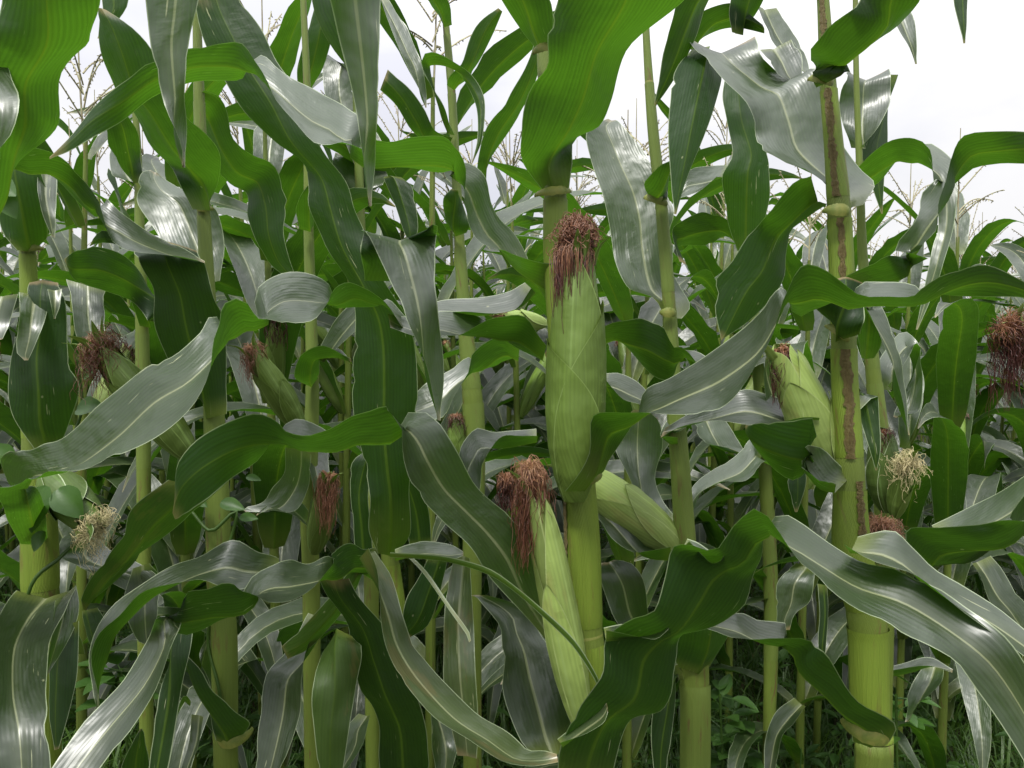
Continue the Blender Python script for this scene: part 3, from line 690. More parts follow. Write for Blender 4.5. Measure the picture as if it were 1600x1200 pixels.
L(p6, 'u', [(1062,1048,1066,1046),(1030,1060,1062,1052),(1022,1110,1056,1110),(1018,1160,1048,1165),(1022,1210,1040,1215)], [.93,.90,.88,.87,.87], W=.07, seed=50)

# ---- left of centre
D3 = .95
p3 = plant_at(350, 1080, D3, 'corn plant left of centre, its ear leaning left behind a grey leaf')
hero_stalk(p3, [(306, -60, 12), (308, 40, 14), (312, 180, 18), (318, 330, 20), (325, 470, 24), (333, 620, 30), (339, 760, 36), (343, 900, 38), (350, 1000, 40), (352, 1140, 38), (354, 1240, 38)],
           D3, nodes=(150, 330, 575, 880, 1148), sheaths=((326, 156), (570, 338), (875, 584), (1140, 890)), pale=True)
collar(p3, 306, 324, 329, 324, .94, .004); collar(p3, 336, 1158, 386, 1150, .93, .006)
L(p3, 'u', [(308,328,328,328),(285,292,342,290),(262,262,340,252),(225,222,322,222),(195,165,290,180),(172,133,262,145),(155,88,240,88),(150,40,205,42),(153,12,165,15)], [.94,.92,.90,.87,.84,.82,.80,.79,.79], W=.10, seed=61, label='dark green leaf from the left stalk behind the hanging grey tip')
L(p3, 'u', [(325,650,345,650),(278,590,352,588),(258,560,352,545),(238,508,348,500),(238,455,334,468),(222,425,320,425),(208,400,314,404),(208,385,306,385)], [.94,.92,.91,.90,.89,.88,.87,.90], W=.10, seed=62, label='broad dark leaf under the twisted grey one')
L(p3, 'o', [(312,440,342,440),(275,405,350,392),(248,372,346,350),(222,322,330,308),(215,288,290,300),(222,270,262,285),(236,266,245,270)], [.97,.99,1.0,1.01,1.02,1.03,1.04], W=.10, seed=63, gutter=.2, ruffle=.15)
L(p3, 'u', [(315,145,300,160),(343,160,315,205),(366,215,335,250),(398,245,350,285),(428,265,383,302),(448,312,385,335),(442,358,400,378),(450,400,422,414),(462,432,452,436)], [.97,1.0,1.02,1.04,1.05,1.05,1.05,1.06,1.06], W=.09, seed=64, ruffle=.14, label='wavy dark leaf falling right against the sky')
L(p3, 'o', [(440,885,436,881),(385,920,402,862),(350,920,365,848),(315,908,325,868),(280,917,285,883),(228,934,240,912),(196,969,190,947),(165,997,163,984),(154,1035,150,1030),(157,1100,147,1090),(162,1125,162,1125)], [.90,.86,.84,.83,.82,.81,.80,.79,.78,.78,.78], W=.075, seed=65, mat='leaf', label='green grey leaf curling down to the left edge')
L(p3, 'u', [(338,1160,374,1160),(324,1130,385,1136),(316,1100,356,1110),(303,1065,326,1085),(288,1035,310,1050),(284,1018,290,1022)], [.935,.91,.90,.89,.89,.89], W=.08, seed=66, gutter=.4)
ear(p3, 300, 716, 152, 538, 52, .92, 'husk', 'silk_brown', dt=.88, n_silk=150, slen=.05, seed=67, leaflets=4, label='ear pointing up left with a brown silk tuft', silkR=.8,
    sopt=dict(up=.016, curl=.8, spread=1.1, front=.2))

# ---- left edge plant
D4 = .92
p4 = plant_at(62, 900, D4, 'corn plant near the left edge with a torn grey leaf at its foot')
hero_stalk(p4, [(36, 200, 18), (40, 300, 22), (44, 420, 24), (52, 600, 34), (58, 740, 44), (62, 850, 52), (64, 1000, 54), (66, 1200, 54)], D4, nodes=(385, 700, 935), sheaths=((690, 392), (925, 708), (1240, 945)))
collar(p4, 28, 386, 58, 386, .91, .004)
L(p4, 'u', [(30,392,56,392),(5,366,76,370),(-6,330,80,330),(-5,290,62,270),(0,250,50,240),(0,200,60,200)], [.91,.90,.89,.88,.88,.88], W=.10, seed=71, gutter=.3)
L(p4, 'u', [(56,705,92,705),(20,655,108,660),(10,615,119,607),(14,560,108,560),(28,510,105,515),(36,462,98,465),(45,440,90,440)], [.905,.89,.88,.88,.88,.88,.90], W=.11, seed=72, label='dark green upright leaf at the left edge')
L(p4, 'o', [(30,458,77,458),(30,490,72,495),(27,525,60,530),(28,556,47,562),(38,563,44,563)], [.89,.86,.85,.85,.85], W=.05, seed=73, name='leaf')
L(p4, 'o', [(-30,462,30,460),(-30,500,15,505),(-22,535,5,530)], [.86,.85,.84], W=.06, seed=74)
L(p4, 'o', [(74,452,97,452),(80,480,93,480),(84,498,86,498)], [.87,.86,.86], W=.03, seed=75)
L(p4, 'u', [(34,852,76,845),(14,815,72,795),(6,785,60,765),(8,766,26,758),(38,764,26,714),(87,750,100,698),(175,726,168,635),(245,687,225,572),(301,638,275,556),(332,586,318,528),(348,532,342,505),(354,500,357,527),(370,481,385,518),(402,494,410,507),(420,505,405,458),(450,507,440,430),(486,505,480,430),(504,484,512,450),(525,455,521,484),(550,443,556,482),(583,460,590,482),(604,480,606,470),(636,520,638,500),(672,530,672,522)],
  [.89,.82,.74,.70,.66,.60,.56,.54,.53,.54,.56,.57,.58,.59,.60,.62,.64,.66,.68,.70,.72,.74,.76,.78], W=.088, seed=76, gutter=.10, label='large grey leaf rising from the left edge to the middle')
L(p4, 'o', [(25,928,118,925),(0,955,98,958),(-20,1005,74,1008),(-22,1080,69,1075),(-20,1150,76,1130),(-20,1230,84,1230)], [.86,.80,.74,.69,.66,.64], W=.10, seed=77, label='torn grey leaf hanging at the lower left corner', ruffle=.05)
L(p4, 'o', [(85,940,118,916),(80,980,122,950),(74,1020,105,1000),(70,1058,76,1052)], [.86,.83,.80,.79], W=.07, seed=78)
L(p4, 'u', [(78,990,120,970),(72,1060,118,1050),(75,1120,106,1110),(85,1172,92,1170)], [.84,.82,.81,.80], W=.08, seed=79)
L(p4, 'o', [(58,266,88,270),(58,300,88,310),(66,335,88,335),(80,368,86,372)], [.90,.88,.87,.87], W=.05, seed=80)
ear(p4, 72, 742, 152, 822, 58, .90, 'husk_dark', 'silk_pale', dt=.86, n_silk=90, slen=.04, seed=81, leaflets=1, label='dark ear hanging down right with cream silk', silkR=.7,
    sopt=dict(up=.012, curl=.8, spread=1.0, front=.3))

# ---- plant whose leaf crosses the top left corner (stands left of the frame)
p5 = plant_at(-90, 900, .70, 'corn plant at the left border, only its huge top leaf in view')
hero_stalk(p5, [(-60, 100, 26), (-50, 300, 34), (-70, 600, 44), (-90, 900, 48)], .70, nodes=(300,), sheaths=((800, 320),))
L(p5, 'u', [(-50,330,-20,330),(-42,300,8,278),(-42,235,58,242),(-36,185,96,198),(-36,130,97,122),(-10,60,147,66),(0,0,155,0),(0,-80,150,-80)], [.68,.66,.64,.62,.60,.58,.56,.54], W=.12, seed=91, label='huge green leaf filling the top left corner')
L(p5, 'o', [(-20,60,-60,60),(8,100,-55,100),(22,132,-55,132),(30,165,-55,165),(22,208,-50,205),(2,242,-20,240),(-12,262,-18,262)], [.62,.56,.55,.54,.54,.54,.54], W=.08, seed=92)
L(p5, 'u', [(-30,262,-25,280),(30,246,35,262),(72,243,85,282),(105,257,118,316),(136,292,148,346),(150,312,156,326),(172,376,165,316),(208,396,212,350),(255,402,262,380),(290,406,292,394),(320,410,320,409)], [.70,.76,.80,.82,.83,.83,.83,.83,.84,.85,.86], W=.08, seed=93, gutter=.14, label='leaf twisting from green to grey below the top left corner')

# ---- plant overhead whose leaf tips hang into view
p7 = plant_at(430, 900, 1.25, 'corn plant behind the left stalk with hanging grey leaf tips above it')
hero_stalk(p7, [(474, 0, 10), (480, 150, 12), (482, 350, 15), (486, 500, 18), (488, 620, 21), (482, 780, 27), (486, 900, 28), (488, 1100, 28)], 1.25, nodes=(340, 590, 800), sheaths=((585, 350), (795, 598)), pale=True)
L(p7, 'u', [(470,600,498,600),(462,590,500,585),(470,560,505,556),(505,548,530,552),(548,560,552,572)], [1.24,1.20,1.18,1.16,1.15], W=.08, seed=94)
L(p7, 'o', [(495,562,505,566),(510,530,528,545),(528,500,556,520),(558,470,572,505),(590,468,600,480)], [1.2,1.18,1.16,1.15,1.14], W=.07, seed=95)
L(p7, 'u', [(470,360,492,358),(466,330,492,338),(470,310,488,312),(480,290,488,292)], [1.24,1.2,1.18,1.16], W=.06, seed=96, gutter=.4)
ear(p7, 470, 672, 392, 545, 38, 1.2, 'husk', 'silk_pink', dt=1.15, n_silk=90, slen=.045, seed=97, leaflets=2, label='slim ear leaning left with pinkish brown silk', silkR=.7, sopt=dict(up=.012, curl=.5, spread=1.0, front=.2))
ear(p7, 492, 862, 514, 745, 34, 1.18, 'husk', 'silk_pink', dt=1.12, n_silk=150, slen=.075, seed=98, leaflets=2, label='ear hidden under a pink brown silk beard', silkR=.65, sopt=dict(up=.012, curl=.35, clump=[-.5, .1, .5], spread=1.0, front=.8))
L(p7, 'o', [(485,962,530,962),(468,1000,505,985),(450,1027,482,1032),(418,1057,474,1065),(408,1120,470,1118),(400,1200,442,1200),(395,1260,412,1260)], [.98,.95,.93,.91,.90,.88,.87], W=.09, seed=99, label='dark grey leaf with pale midrib hanging low left of centre')
L(p7, 'u', [(520,985,545,990),(500,1020,560,1012),(488,1075,556,1080),(490,1140,545,1142),(500,1230,532,1230)], [.92,.88,.86,.85,.85], W=.08, seed=100, mat='leaf_old')
L(p7, 'o', [(480,800,486,830),(455,775,458,808),(430,782,420,800),(405,800,400,806)], [1.22,1.18,1.16,1.15], W=.06, seed=102)
L(p7, 'o', [(448,698,488,710),(446,732,487,735),(436,756,484,764),(412,784,466,796),(390,793,440,802),(380,797,384,800)], [1.1,1.12,1.14,1.15,1.16,1.16], W=.09, seed=103, label='grey triangular leaf left of the pink brown silk')

# ---- plant standing over the camera row, its tips hang down from above
p8 = plant_at(560, -400, .62, 'corn plant overhead, only its long grey tips hang into view')
p8.location = (-.62, .30, 0)
_s = [(-.62, .30, 1.0 + .12 * i, .012 - .0006 * i) for i in range(12)]
mbx = MB(); X = catmull(np.array([(-.62, .30, 0, .018)] + _s), 40); tube(mbx, X[:, :3], X[:, 3], 14); link('stalk', mbx.mesh('stalk', M['stalk']), p8)
L(p8, 'o', [(380,-420,420,-430),(440,-330,520,-330),(480,-180,590,-180),(500,-60,600,-60),(515,0,596,0),(530,60,594,70),(545,120,593,140),(558,185,589,200),(566,262,582,262),(577,322,579,322)], [.42,.43,.45,.47,.48,.485,.49,.495,.50,.50], W=.075, seed=110, gutter=.10, ruffle=.04, label='long grey leaf tip hanging from the top, left of centre')
L(p8, 'o', [(120,-420,190,-440),(190,-260,300,-260),(222,-90,330,-100),(230,20,312,0),(236,80,297,60),(256,160,289,140),(276,225,286,205),(286,262,287,262)], [.46,.48,.50,.51,.515,.52,.525,.53], W=.08, seed=111, gutter=.10, ruffle=.04, label='grey leaf tip hanging over the top left leaf')
L(p8, 'u', [(440,-200,520,-200),(470,-60,530,-60),(488,0,512,-2),(505,40,524,42),(525,80,538,78),(544,108,546,106)], [.56,.57,.58,.58,.58,.58], W=.05, seed=112)
L(p8, 'u', [(570,440,676,436),(566,400,678,394),(565,372,681,366),(567,369,680,363),(588,396,679,396),(622,470,683,470),(650,545,686,545),(668,605,687,612),(685,657,687,657)], [.70,.66,.61,.585,.57,.56,.56,.56,.56], W=.10, seed=113, gutter=.06, ruffle=.015, label='pale grey green pointed leaf hanging left of the largest ear')

# ---- plant in the middle left with long green leaves
p9 = plant_at(618, 1000, 1.02, 'corn plant left of the small ear, with one very long bright green leaf')
hero_stalk(p9, [(600, 700, 22), (608, 860, 28), (620, 960, 30), (622, 1100, 32)], 1.02, nodes=(865,), sheaths=((1150, 875),))
L(p9, 'u', [(592,866,620,866),(577,832,642,835),(578,780,640,770),(570,730,642,735),(553,660,649,675),(549,600,654,610),(552,540,648,545),(553,490,635,500),(540,440,604,450),(502,375,575,395),(480,320,560,340),(474,262,535,285),(427,222,490,215),(381,175,470,150),(353,130,432,95),(320,70,408,45),(306,20,380,5),(300,-40,360,-40)],
  [1.0,.98,.96,.95,.94,.93,.92,.91,.90,.90,.90,.90,.90,.90,.90,.90,.90,.90], W=.11, seed=121, label='very long bright green leaf seen from below')
L(p9, 'u', [(592,858,592,910),(575,860,572,902),(550,858,548,900),(528,874,526,902),(514,900,510,880),(490,924,480,882),(455,943,450,883),(420,945,428,885),(396,935,400,905),(378,926,378,958),(335,922,330,985),(302,924,290,998),(288,940,262,985),(285,962,241,964),(270,1014,233,1005),(245,1080,195,1065),(200,1150,140,1120),(150,1210,85,1195),(100,1290,40,1270)],
  [.98,.92,.88,.84,.80,.77,.74,.72,.70,.68,.66,.64,.63,.62,.60,.58,.56,.54,.52], W=.088, seed=122, gutter=.12, label='long leaf twisting over the lower left foreground')
L(p9, 'u', [(286,962,292,960),(262,1030,290,1020),(245,1100,282,1090),(232,1200,262,1200),(225,1280,240,1280)], [.76,.72,.71,.70,.70], W=.06, seed=123)
L(p9, 'o', [(568,862,578,866),(584,900,605,905),(592,960,626,960),(600,1010,645,1005),(625,1060,682,1056),(677,1123,742,1114),(735,1160,790,1146),(785,1192,824,1172),(830,1199,850,1174),(872,1191,870,1178)], [.72,.71,.70,.69,.68,.67,.66,.655,.65,.65], W=.07, seed=124, mat='leaf_old', gutter=.12, label='old speckled leaf curving down to the bottom centre')
L(p9, 'u', [(612,1300,662,1300),(592,1200,670,1200),(590,1130,664,1140),(562,1080,648,1085),(547,1020,628,1045),(540,975,600,985),(508,930,560,935),(498,905,545,905)], [.96,.94,.92,.90,.89,.88,.87,.86], W=.10, seed=125, label='green leaf rising from the bottom left of centre')
L(p9, 'o', [(712,866,735,872),(700,915,738,925),(693,975,740,980),(693,1050,743,1050),(700,1110,748,1125),(715,1180,745,1185)], [.86,.85,.84,.83,.83,.83], W=.07, seed=126, mat='leaf_old')
L(p9, 'o', [(615,870,618,864),(660,872,660,848),(700,878,702,852),(724,868,724,862)], [.84,.84,.84,.84], W=.05, seed=127)
L(p9, 'u', [(560,870,575,880),(520,930,545,945),(470,985,490,1010),(440,1010,450,1030)], [.94,.92,.90,.89], W=.05, seed=128, mat='leaf_old')

# ---- stalk rising behind, left of the big ear
p10 = plant_at(738, 900, 1.22, 'corn plant rising between the hanging pale leaf and the largest ear')
hero_stalk(p10, [(690, -60, 9), (697, 40, 11), (705, 135, 13), (712, 260, 14), (718, 380, 17), (728, 520, 24), (740, 650, 34), (740, 800, 34), (738, 920, 30), (738, 1100, 30)], 1.22, nodes=(135, 370, 620), sheaths=((130, 44), (364, 142), (614, 380), (900, 628)), pale=True)
L(p10, 'u', [(692,42,704,40),(682,25,703,15),(662,-5,692,-8),(640,-50,670,-50)], [1.21,1.19,1.17,1.15], W=.06, seed=131)
L(p10, 'u', [(700,136,714,137),(704,118,735,125),(723,95,748,100),(745,40,770,55),(778,12,785,18)], [1.21,1.19,1.18,1.17,1.16], W=.06, seed=132)
L(p10, 'u', [(702,205,708,212),(690,165,690,175),(664,105,664,98),(692,103,690,91),(720,121,730,112),(743,165,756,152),(746,215,754,215),(737,256,739,254)], [1.2,1.16,1.14,1.13,1.12,1.11,1.10,1.10], W=.04, seed=133, gutter=.3)
L(p10, 'u', [(706,366,726,366),(693,345,732,352),(694,312,724,318),(705,295,716,298)], [1.21,1.19,1.17,1.16], W=.07, seed=134, gutter=.4)
L(p10, 'u', [(695,225,706,222),(665,224,676,205),(640,202,662,172),(618,165,640,140),(594,140,606,108)], [1.21,1.18,1.16,1.15,1.14], W=.07, seed=135)
L(p10, 'o', [(590,-10,602,-5),(612,50,632,40),(625,82,648,74),(640,112,660,105),(657,150,664,148),(665,168,666,168)], [1.25,1.22,1.20,1.19,1.19,1.19], W=.06, seed=136)
L(p10, 'u', [(748,285,756,288),(750,245,768,252),(762,200,792,212),(798,150,822,165),(828,90,845,105),(838,50,846,52)], [1.15,1.12,1.10,1.08,1.06,1.05], W=.07, seed=137)
L(p10, 'u', [(812,548,808,562),(778,530,790,570),(740,560,755,582),(734,588,735,562),(712,622,702,580),(692,655,670,600),(650,656,640,628),(622,656,622,652)], [1.05,1.02,1.0,.99,.98,.97,.97,.97], W=.09, seed=138, label='folded leaf behind the pale hanging one')
L(p10, 'o', [(840,688,838,676),(795,690,800,682),(772,702,772,682),(755,725,742,672),(752,745,722,696),(748,770,712,715),(740,790,706,760)], [1.1,1.08,1.06,1.05,1.04,1.03,1.03], W=.08, seed=139)
ear(p10, 852, 506, 775, 494, 24, 1.12, 'husk_pale', 'silk_pink', dt=1.08, n_silk=60, slen=.03, seed=140, leaflets=1, label='small ear pointing left behind the largest one', silkR=.8, sopt=dict(up=.008, curl=.6, spread=1.0))
ear(p10, 714, 722, 712, 650, 20, 1.2, 'husk', 'silk_red', n_silk=60, slen=.03, seed=141, leaflets=0, label='small upright ear left of the second stalk', silkR=.8, sopt=dict(up=.008, curl=.4, spread=1.1))

# ---- further individual stalks
p11 = plant_at(1345, 900, 1.15, 'corn plant directly behind the seamed right stalk, with a dark ear')
hero_stalk(p11, [(1336, -60, 8), (1338, 120, 9), (1343, 260, 11), (1348, 400, 15), (1362, 560, 22), (1376, 700, 28), (1382, 900, 32)], 1.15, nodes=(232, 350, 590), sheaths=((345, 240), (584, 358), (900, 598)), pale=True)
L(p11, 'o', [(1336,232,1352,230),(1318,200,1376,195),(1311,165,1388,165),(1313,140,1390,140),(1318,124,1390,120),(1322,118,1388,114)], [1.16,1.18,1.2,1.2,1.2,1.22], W=.10, seed=151, label='square cut grey leaf against the sky')
L(p11, 'u', [(1388,118,1392,116),(1362,200,1390,180),(1346,245,1387,235),(1362,290,1382,282),(1377,334,1379,334)], [1.24,1.22,1.20,1.19,1.19], W=.08, seed=152)
L(p11, 'u', [(1328,276,1340,300),(1360,246,1370,290),(1395,228,1405,255),(1428,231,1432,244),(1445,246,1448,236),(1458,295,1492,262),(1466,345,1492,345),(1455,400,1475,410),(1446,440,1462,450),(1431,515,1434,515)], [1.12,1.08,1.04,1.01,1.0,.98,.97,.96,.96,.96], W=.085, seed=153, label='leaf arching right and hanging as a grey blade')
ear(p11, 1388, 800, 1376, 672, 48, 1.08, 'husk_dark', 'silk_red', n_silk=80, slen=.04, seed=154, leaflets=1, label='dark green ear with red silk', silkR=.6, sopt=dict(up=.006, curl=.3))
ear(p11, 1398, 806, 1416, 716, 26, 1.05, 'husk', 'silk_pale', dt=1.02, n_silk=80, slen=.03, seed=155, leaflets=1, label='small light green ear with cream curled silk', silkR=.9, sopt=dict(up=.012, curl=1.2, spread=1.0))
ear(p11, 1374, 880, 1376, 818, 34, .95, 'husk', 'silk_pink', n_silk=130, slen=.026, seed=156, leaflets=0, label='ear behind the stalk with a round tan silk tuft', silkR=.9, sopt=dict(up=.010, curl=1.1, spread=1.2))
L(p11, 'u', [(1345,560,1365,560),(1335,500,1385,520),(1340,470,1372,480),(1388,560,1405,556),(1400,610,1408,606),(1420,680,1421,680)], [1.1,1.06,1.04,1.02,1.01,1.0], W=.07, seed=157)
L(p11, 'o', [(1380,610,1392,605),(1372,570,1420,560),(1410,520,1432,545),(1440,560,1420,600),(1438,640,1400,640),(1405,650,1396,652)], [1.2,1.22,1.24,1.24,1.22,1.2], W=.08, seed=158)
L(p11, 'o', [(1410,700,1420,700),(1404,640,1440,640),(1402,590,1444,600),(1408,555,1438,570),(1418,540,1428,545)], [1.3,1.32,1.34,1.35,1.36], W=.08, seed=159)
L(p11, 'o', [(1318,620,1345,640),(1325,600,1370,620),(1345,660,1375,665),(1358,700,1376,705),(1368,735,1370,735)], [1.0,1.0,.99,.98,.98], W=.06, seed=160)

p12 = plant_at(222, 800, 1.3, 'corn plant between the two left stalks, thin and far back')
hero_stalk(p12, [(205, 100, 8), (215, 230, 11), (219, 400, 16), (222, 520, 20), (224, 650, 21), (225, 800, 22), (226, 1000, 22)], 1.3, nodes=(285, 505, 740), sheaths=((500, 292), (734, 512)), pale=True)
L(p12, 'u', [(205,285,222,285),(175,240,222,245),(165,190,215,205),(152,150,190,170)], [1.29,1.26,1.22,1.2], W=.10, seed=161)
L(p12, 'o', [(208,290,222,288),(175,275,218,262),(172,235,205,222),(180,205,195,200)], [1.32,1.34,1.36,1.36], W=.09, seed=162)
L(p12, 'o', [(218,380,200,330),(188,380,185,300),(192,330,170,270),(180,290,172,262)], [1.33,1.35,1.37,1.38], W=.08, seed=163, ruffle=.2)
L(p12, 'u', [(228,505,238,500),(240,455,240,500),(200,405,205,472),(150,386,162,455),(112,396,115,440),(100,405,104,412)], [1.28,1.22,1.18,1.15,1.13,1.13], W=.09, seed=164, label='dark streaked leaf arching left')
L(p12, 'o', [(105,438,166,450),(112,480,164,500),(118,520,165,532),(132,552,162,556)], [1.18,1.16,1.15,1.15], W=.08, seed=165)
L(p12, 'u', [(222,510,236,512),(206,470,240,480),(200,440,232,452)], [1.28,1.24,1.22], W=.08, seed=166, gutter=.4)

p13 = plant_at(560, 800, 1.55, 'corn plant far behind the hanging grey tip, pale collar near the sky')
hero_stalk(p13, [(552, -60, 9), (556, 120, 11), (562, 300, 14), (566, 420, 15), (575, 600, 20), (580, 900, 24)], 1.55, nodes=(304, 120), sheaths=((298, 128), (600, 312)), pale=True)
L(p13, 'o', [(552,304,572,304),(522,290,602,290),(520,262,605,272),(524,240,580,250)], [1.55,1.57,1.6,1.62], W=.11, seed=171)
L(p13, 'u', [(598,276,625,276),(600,282,642,290),(618,325,650,330),(630,360,652,362),(640,380,642,380)], [1.52,1.5,1.48,1.47,1.47], W=.09, seed=172)
L(p13, 'o', [(545,120,562,120),(510,90,555,100),(508,150,552,140),(540,225,560,215),(555,260,560,258)], [1.56,1.58,1.56,1.55,1.55], W=.11, seed=173)
L(p13, 'u', [(466,140,484,144),(466,105,504,110),(476,60,518,62),(490,15,522,10),(500,-40,520,-40)], [1.5,1.48,1.46,1.45,1.44], W=.085, seed=174)

p14 = plant_at(1205, 1000, 1.75, 'slim corn plant standing in the weeds between thin and seamed stalks')
hero_stalk(p14, [(1165, 200, 12), (1172, 400, 16), (1190, 650, 20), (1204, 900, 22), (1204, 1050, 22), (1202, 1130, 20)], 1.75, nodes=(420, 1040, 780), sheaths=((1035, 790),), pale=True)
L(p14, 'u', [(1156,404,1176,404),(1138,352,1194,352),(1130,302,1203,302),(1131,272,1203,266),(1145,240,1200,243),(1136,190,1182,190),(1130,150,1176,150),(1136,100,1170,95)], [1.3,1.28,1.26,1.25,1.25,1.26,1.28,1.3], W=.11, seed=181, label='upright dark green leaf behind the grey one')
L(p14, 'u', [(1072,75,1085,78),(1080,52,1100,62),(1100,20,1130,46),(1145,5,1165,46),(1192,38,1195,52)], [1.2,1.19,1.18,1.18,1.2], W=.08, seed=182)
L(p14, 'o', [(1182,10,1212,14),(1200,60,1236,50),(1235,100,1258,92),(1263,118,1266,116)], [1.2,1.18,1.16,1.15], W=.08, seed=183)
L(p14, 'u', [(1168,380,1165,402),(1135,345,1136,374),(1100,333,1106,384),(1064,350,1070,386),(1052,362,1055,394),(1062,408,1078,418)], [1.4,1.38,1.36,1.35,1.34,1.33], W=.09, seed=184)
L(p14, 'o', [(1138,262,1120,280),(1112,262,1095,300),(1078,268,1068,310),(1062,300,1060,310)], [1.4,1.39,1.38,1.38], W=.08, seed=185)
L(p14, 'o', [(1245,880,1275,890),(1216,905,1270,915),(1212,945,1262,942),(1214,975,1240,962),(1225,985,1234,984)], [1.62,1.6,1.6,1.6,1.6], W=.09, seed=186)
L(p14, 'u', [(1190,600,1200,600),(1215,640,1240,620),(1225,700,1262,690),(1232,760,1260,755),(1242,800,1246,800)], [1.72,1.66,1.62,1.6,1.6], W=.10, seed=187)

p15 = plant_at(1700, 900, .95, 'corn plant at the right border, its red silked ear reaching into view')
hero_stalk(p15, [(1690, 0, 24), (1700, 300, 30), (1705, 600, 36), (1710, 900, 42)], .95, nodes=(300, 650))
ear(p15, 1690, 625, 1578, 512, 54, .90, 'husk_pale', 'silk_red', dt=.84, n_silk=190, slen=.085, seed=191, leaflets=2, label='pale ear at the right edge with dark red silk', silkR=.75, sopt=dict(up=.016, curl=.5, spread=1.1, front=.1))
L(p15, 'u', [(1520,930,1560,960),(1470,905,1500,925),(1438,892,1455,895),(1422,862,1480,888),(1421,832,1520,884),(1470,834,1560,858),(1540,832,1582,842),(1594,822,1594,806),(1625,812,1620,752),(1690,780,1680,690)][2:], [.76,.75,.74,.73,.72,.71,.70,.69], W=.085, seed=192, gutter=.15, label='leaf coming in from the right edge, grey above green')
L(p15, 'o', [(1455,840,1462,833),(1500,838,1520,803),(1560,833,1562,775),(1612,814,1605,742),(1680,770,1680,690)], [.78,.77,.76,.75,.74], W=.08, seed=193)
L(p15, 'u', [(1490,-60,1516,-60),(1491,0,1513,0),(1499,40,1511,40),(1506,68,1507,68)], [.9,.88,.87,.87], W=.03, seed=194)
L(p15, 'o', [(1385,10,1420,15),(1405,50,1429,40),(1420,75,1432,70),(1431,100,1432,100)], [.94,.92,.91,.91], W=.04, seed=195)

# ---- smaller blades that fill the gaps
L(p3, 'u', [(262,752,350,760),(225,780,312,796),(202,805,270,832),(193,842,228,862),(172,870,204,890),(148,900,165,926),(131,935,142,945),(130,952,136,953)], [.84,.85,.86,.87,.88,.88,.88,.88], W=.09, seed=201, mat='leaf_old', label='dark streaked leaf end hanging at the lower left')
L(p4, 'o', [(130,836,150,838),(95,872,172,860),(120,887,202,876),(170,907,247,898),(205,926,228,922)], [1.0,.99,.98,.98,.98], W=.09, seed=202)
L(p4, 'o', [(208,888,234,880),(195,930,254,905),(200,968,250,945),(215,1000,240,990),(228,1008,232,1005)], [.98,.98,.97,.97,.97], W=.09, seed=203)
L(p4, 'u', [(126,955,150,950),(132,995,165,985),(148,1020,160,1012)], [1.0,.99,.98], W=.07, seed=204)
L(p9, 'u', [(195,1255,240,1240),(188,1205,234,1195),(205,1165,228,1150),(218,1140,222,1138)], [.95,.93,.92,.92], W=.08, seed=205)
L(p3, 'o', [(324,1092,331,1090),(313,1050,330,1050),(312,1020,329,1005),(322,1000,329,1000)], [.96,.97,.97,.97], W=.06, seed=206)
L(p3, 'o', [(300,1116,319,1120),(295,1160,313,1160),(284,1200,298,1200),(276,1240,286,1240)], [1.1,1.09,1.08,1.08], W=.06, seed=207)
L(p7, 'o', [(298,1102,298,1097),(284,1096,288,1090),(269,1125,275,1125),(257,1165,262,1165),(246,1210,252,1210)], [1.1,1.08,1.07,1.06,1.05], W=.02, seed=208, mat='leaf_old', name='leaf_strap')
L(p9, 'u', [(556,885,584,885),(552,830,580,830),(547,770,576,770),(551,722,592,715),(578,700,600,698)], [1.0,.99,.98,.98,.99], W=.08, seed=209)
L(p10, 'u', [(640,856,674,850),(632,800,670,800),(622,755,656,760),(624,740,636,742)], [1.15,1.14,1.13,1.13], W=.09, seed=210)
L(p9, 'u', [(672,868,702,866),(645,920,690,925),(632,955,670,978),(628,985,640,998)], [.96,.95,.94,.94], W=.09, seed=211)
L(p9, 'o', [(672,1100,690,1106),(672,1140,716,1150),(678,1182,713,1182),(685,1230,698,1230)], [.98,.97,.96,.95], W=.08, seed=212)
L(p7, 'o', [(562,1116,580,1118),(538,1143,576,1135),(536,1168,568,1165),(520,1200,545,1202),(510,1230,520,1230)], [1.3,1.29,1.28,1.27,1.26], W=.08, seed=213)
L(p1, 'o', [(944,988,948,992),(985,978,996,999),(1020,968,1026,1001),(1042,956,1046,984),(1047,960,1049,974)], [.612,.605,.60,.598,.60], W=.04, seed=214, name='leaf_lip', ruffle=.02)
L(p1, 'o', [(1071,846,1074,850),(1090,853,1096,872),(1110,866,1113,884),(1126,866,1130,876),(1133,848,1136,850)], [.577,.572,.57,.57,.572], W=.03, seed=215, name='leaf_lip', ruffle=.02)
L(p1, 'o', [(873,1158,877,1164),(905,1130,916,1148),(934,1110,944,1130),(948,1098,950,1112)], [.645,.638,.632,.63], W=.03, seed=216, name='leaf_lip', ruffle=.02)
L(p14, 'u', [(1278,912,1293,915),(1281,960,1295,960),(1278,1010,1291,1010),(1280,1060,1286,1060)], [1.4,1.39,1.38,1.38], W=.06, seed=217)
L(p14, 'o', [(1242,1092,1260,1105),(1214,1114,1242,1132),(1198,1150,1223,1152),(1194,1200,1213,1200),(1192,1240,1205,1240)], [1.35,1.33,1.31,1.3,1.3], W=.08, seed=218)
L(p11, 'o', [(1386,1053,1386,1048),(1420,1049,1420,1038),(1455,1044,1455,1031),(1488,1051,1489,1046)], [1.2,1.2,1.2,1.2], W=.05, seed=219)
L(p11, 'o', [(1445,1038,1476,1040),(1432,1060,1473,1065),(1420,1088,1456,1085),(1419,1112,1434,1104),(1414,1128,1420,1128)], [1.25,1.24,1.23,1.22,1.22], W=.07, seed=220)
